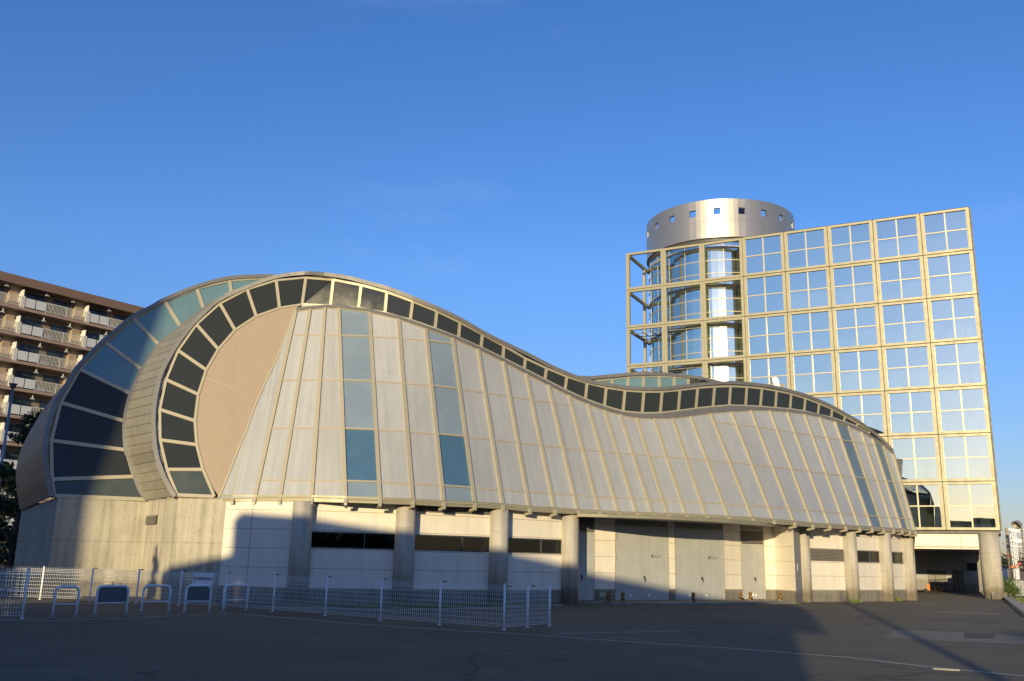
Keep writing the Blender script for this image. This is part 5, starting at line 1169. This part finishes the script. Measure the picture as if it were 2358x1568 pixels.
# far row of lineside things
m = MB(); rr3 = random.Random(2)
def ff():
    x = rr3.uniform(0, 1); Y = 230; p = zz(1560+ x*620, 900, Y); return V((p.x, p.y + rr3.gauss(0, 3), abs(rr3.gauss(1.6, .9))*(1.5 if x < .25 or .5 < x < .75 else .7)))
leaves(m, ff, 5000, .35, rr3); tag(m.build('far_trees', M['leafdark']), 'distant row of lineside trees beyond the railway', 'trees', kind='stuff')
for (x0, x1, y0, Y, mat_, lab) in ((1575, 1640, 770, 170, 'railp', 'pale low building far beyond the railway, left of the masts'), (1800, 1860, 800, 180, 'aptwall', 'brown low building far beyond the railway, right of the masts')):
    a = zz(x0, y0, Y); b = zz(x1, y0, Y); hb = thing('distant_house', ((a.x+b.x)/2, Y, 0), lab, 'house')
    m = MB(); m.box(V(((a.x+b.x)/2, Y, a.z/2)), b.x-a.x, 8, a.z); m.build('wall', M[mat_], hb); m = MB(); m.box(V(((a.x+b.x)/2, Y, a.z+.15)), b.x-a.x+.8, 8.8, .3); m.build('roof', M['aptroof'], hb)
    for i in range(3): m = MB(); c = a.x + (b.x-a.x)*(i+.5)/3; m.box(V((c, Y-4.02, a.z*.6)), (b.x-a.x)*.15, .06, a.z*.2); m.build('window', M['aptglass'], hb)
# hand cart and post in the undercroft
cq = gz(*z8(1065, 792)); ct = thing('hand_cart', tuple(cq), 'small wheeled hand cart standing in the shaded undercroft', 'cart')
m = MB(); m.box(cq + UP*.25, 1.9, 1.0, .08); m.build('deck', M['darkmetal'], ct)
m = MB(); m.tube([cq + V((-.9, 0, .28)), cq + V((-.95, 0, 1.35)), cq + V((.9, 0, 1.35)), cq + V((.9, 0, .28))], .035, 6); m.build('handle', M['darkmetal'], ct)
for sx in (-.75, .75):
    for sy in (-.4, .4): m = MB(); m.tube([cq + V((sx, sy-.03, .11)), cq + V((sx, sy+.03, .11))], .11, 12); m.build('wheel', M['orange' if sx < 0 else 'black'], ct)
cq = gz(*z8(1288, 790)); m = MB(); m.cyl(cq, .16, 0, 1.6, 14); m.cyl(cq, .10, 1.6, 1.68, 14); tag(m.build('dark_post', M['darkmetal']), 'dark round post in the undercroft near its bright right end', 'post')
cq = gz(*z8(800, 800)); bx = thing('pallet_truck', tuple(cq), 'parked pallet truck with a yellow end half hidden behind the last column', 'truck')
m = MB(); m.box(cq + V((.2, .6, .55)), 1.3, .9, .7); m.build('body', M['louver'], bx); m = MB(); m.box(cq + V((.95, .55, .4)), .2, .8, .5); m.build('end_guard', M['hazardy'] if 'hazardy' in M else M['orange'], bx)
for sx in (-.3, .7): m = MB(); m.tube([cq + V((sx, .1, .15)), cq + V((sx, .2, .15))], .15, 12); m.build('wheel', M['black'], bx)
# ================================================================== WHAT STANDS BEHIND THE CAMERA (it throws the long shadows)
sa_, ca_ = sin(SUN_AZ), cos(SUN_AZ)
def sd_(s, d, z=0): return V((s*ca_ + d*sa_, -s*sa_ + d*ca_, z))
M['render'] = simple('pale render', (.50, .47, .42), .85, 0, .1, .5)
def house(label, s0, s1, d0, d1, zl_, zr_, prof=None, mat='render'):
    c = sd_((s0+s1)/2, (d0+d1)/2); h = thing('neighbour_house', tuple(c), label, 'building')
    m = MB(); m.hexa([sd_(s0, d0), sd_(s1, d0), sd_(s1, d1), sd_(s0, d1)], [sd_(s0, d0, zl_), sd_(s1, d0, zr_), sd_(s1, d1, zr_), sd_(s0, d1, zl_)]); m.build('wall', M[mat], h)
    nx = max(2, int((s1-s0)/3.2)); fz = 3.0; k = 0
    while k*fz + 2.6 < min(zl_, zr_):
        for i in range(nx):
            s = s0 + (s1-s0)*(i+.5)/nx; f = MB(); z0 = k*fz+.9
            f.wall([sd_(s-.8, d1+.03), sd_(s+.8, d1+.03)][::-1], z0, z0+1.5); wo = f.build('window', M['aptglass'], h)
            g_ = MB()
            for e in (-.8, 0, .8): g_.bar(sd_(s+e, d1+.06, z0), sd_(s+e, d1+.06, z0+1.5), .07, .05, sd_(0, 1))
            g_.bar(sd_(s-.85, d1+.08, z0-.04), sd_(s+.85, d1+.08, z0-.04), .08, .08, sd_(0, 1)); g_.build('window_frame', M['white'], wo)
        k += 1
    return h
h1 = house('pale rendered house behind the viewpoint with a gently sloping roof', -18.8, .51, -22, -9, 9.2, 8.55)
m = MB(); m.hexa([sd_(-19.2, -22.5, 9.2), sd_(1.35, -22.5, 7.8), sd_(1.35, -8.6, 7.8), sd_(-19.2, -8.6, 9.2)], [sd_(-18.9, -22.5, 9.5), sd_(.9, -22.5, 8.7), sd_(.9, -8.6, 8.7), sd_(-18.9, -8.6, 9.5)]); m.build('roof', M['aptroof'], h1)
h2 = house('lower brown annex joined to the left of the pale house', -22.1, -18.85, -20, -9.3, 7.35, 8.15, mat='aptwall')
h3 = house('tall brown apartment tower behind the viewpoint on the left', -52, -25.95, -40, -22, 27, 27, mat='aptwall')
ub = sd_(3.54, -8); up_ = thing('utility_pole', tuple(ub), 'grey concrete utility pole standing just behind the viewpoint', 'pole')
m = MB(); m.cyl(ub, .17, 0, 9.9, 16, r1=.12); m.build('shaft', M['kerb'], up_); m = MB(); m.bar(ub + V((-.9, 0, 9.3)), ub + V((.9, 0, 9.3)), .1, .1, UP); m.build('cross_arm', M['louver'], up_)
tc = sd_(9.4, -14); tree('broadleaf_tree', (tc.x, tc.y), 6.5, [(0, 0, 6.4, 2.2), (-2.2, 0, 5.2, 1.9), (2.4, .3, 5.4, 2.1), (-1.0, .6, 4.0, 1.8), (1.6, -.4, 3.9, 1.8), (-3.0, 0, 3.9, 1.3), (4, 0, 4.5, 1.8)], 'leafy tree behind the viewpoint on the right that shades the yard', M['leaf'], 9000, .16, .22, rnd_=random.Random(8))
tc = sd_(-22.9, 4); tree('cypress_tree', (tc.x, tc.y), 6.4, [(0, 0, 6.2, .16), (0, 0, 5.8, .28), (.1, 0, 5.4, .34), (-.1, 0, 5.0, .42), (.05, 0, 4.5, .52), (-.1, 0, 4.0, .58), (.1, 0, 3.5, .6), (-.05, 0, 2.9, .64), (.04, 0, 2.3, .66), (0, 0, 1.7, .66), (0, 0, 1.1, .6)], 'slender cypress left of the viewpoint, outside the picture', M['leafdark'], 9000, .08, .10, rnd_=random.Random(6))
# far row of houses and trees behind the viewpoint, seen only as reflections
rh = random.Random(14); s = -70; k = 0
adj = ['grey', 'cream', 'white', 'brown', 'pale', 'tan', 'plain', 'sandy', 'dull', 'light', 'squat', 'wide']
while s < 170:
    w_ = rh.uniform(12, 24); hh = rh.uniform(6, 9.5)
    house('%s distant house number %d in the street behind the viewpoint' % (adj[k % 12], k+1) if False else ['grey low house', 'cream house', 'white two-storey house', 'brown house', 'pale long house', 'tan flat-roofed house', 'plain render house', 'sandy small house', 'dull brown shed', 'light coloured house', 'squat brown house', 'wide pale house', 'narrow house', 'last far house'][min(k, 13)] + ' in the far street behind the viewpoint', s, s+w_, -135, -120, hh, hh, mat='aptwall' if k % 3 else 'render'); s += w_ + rh.uniform(1, 4); k += 1
m = MB()
def fb3():
    q = sd_(rh.uniform(-80, 180), -112 + rh.gauss(0, 2)); return V((q.x, q.y, abs(rh.gauss(3.5, 2.2))))
leaves(m, fb3, 9000, .9, rh); tag(m.build('far_trees', M['leafdark']), 'distant street trees behind the viewpoint', 'trees', kind='stuff')
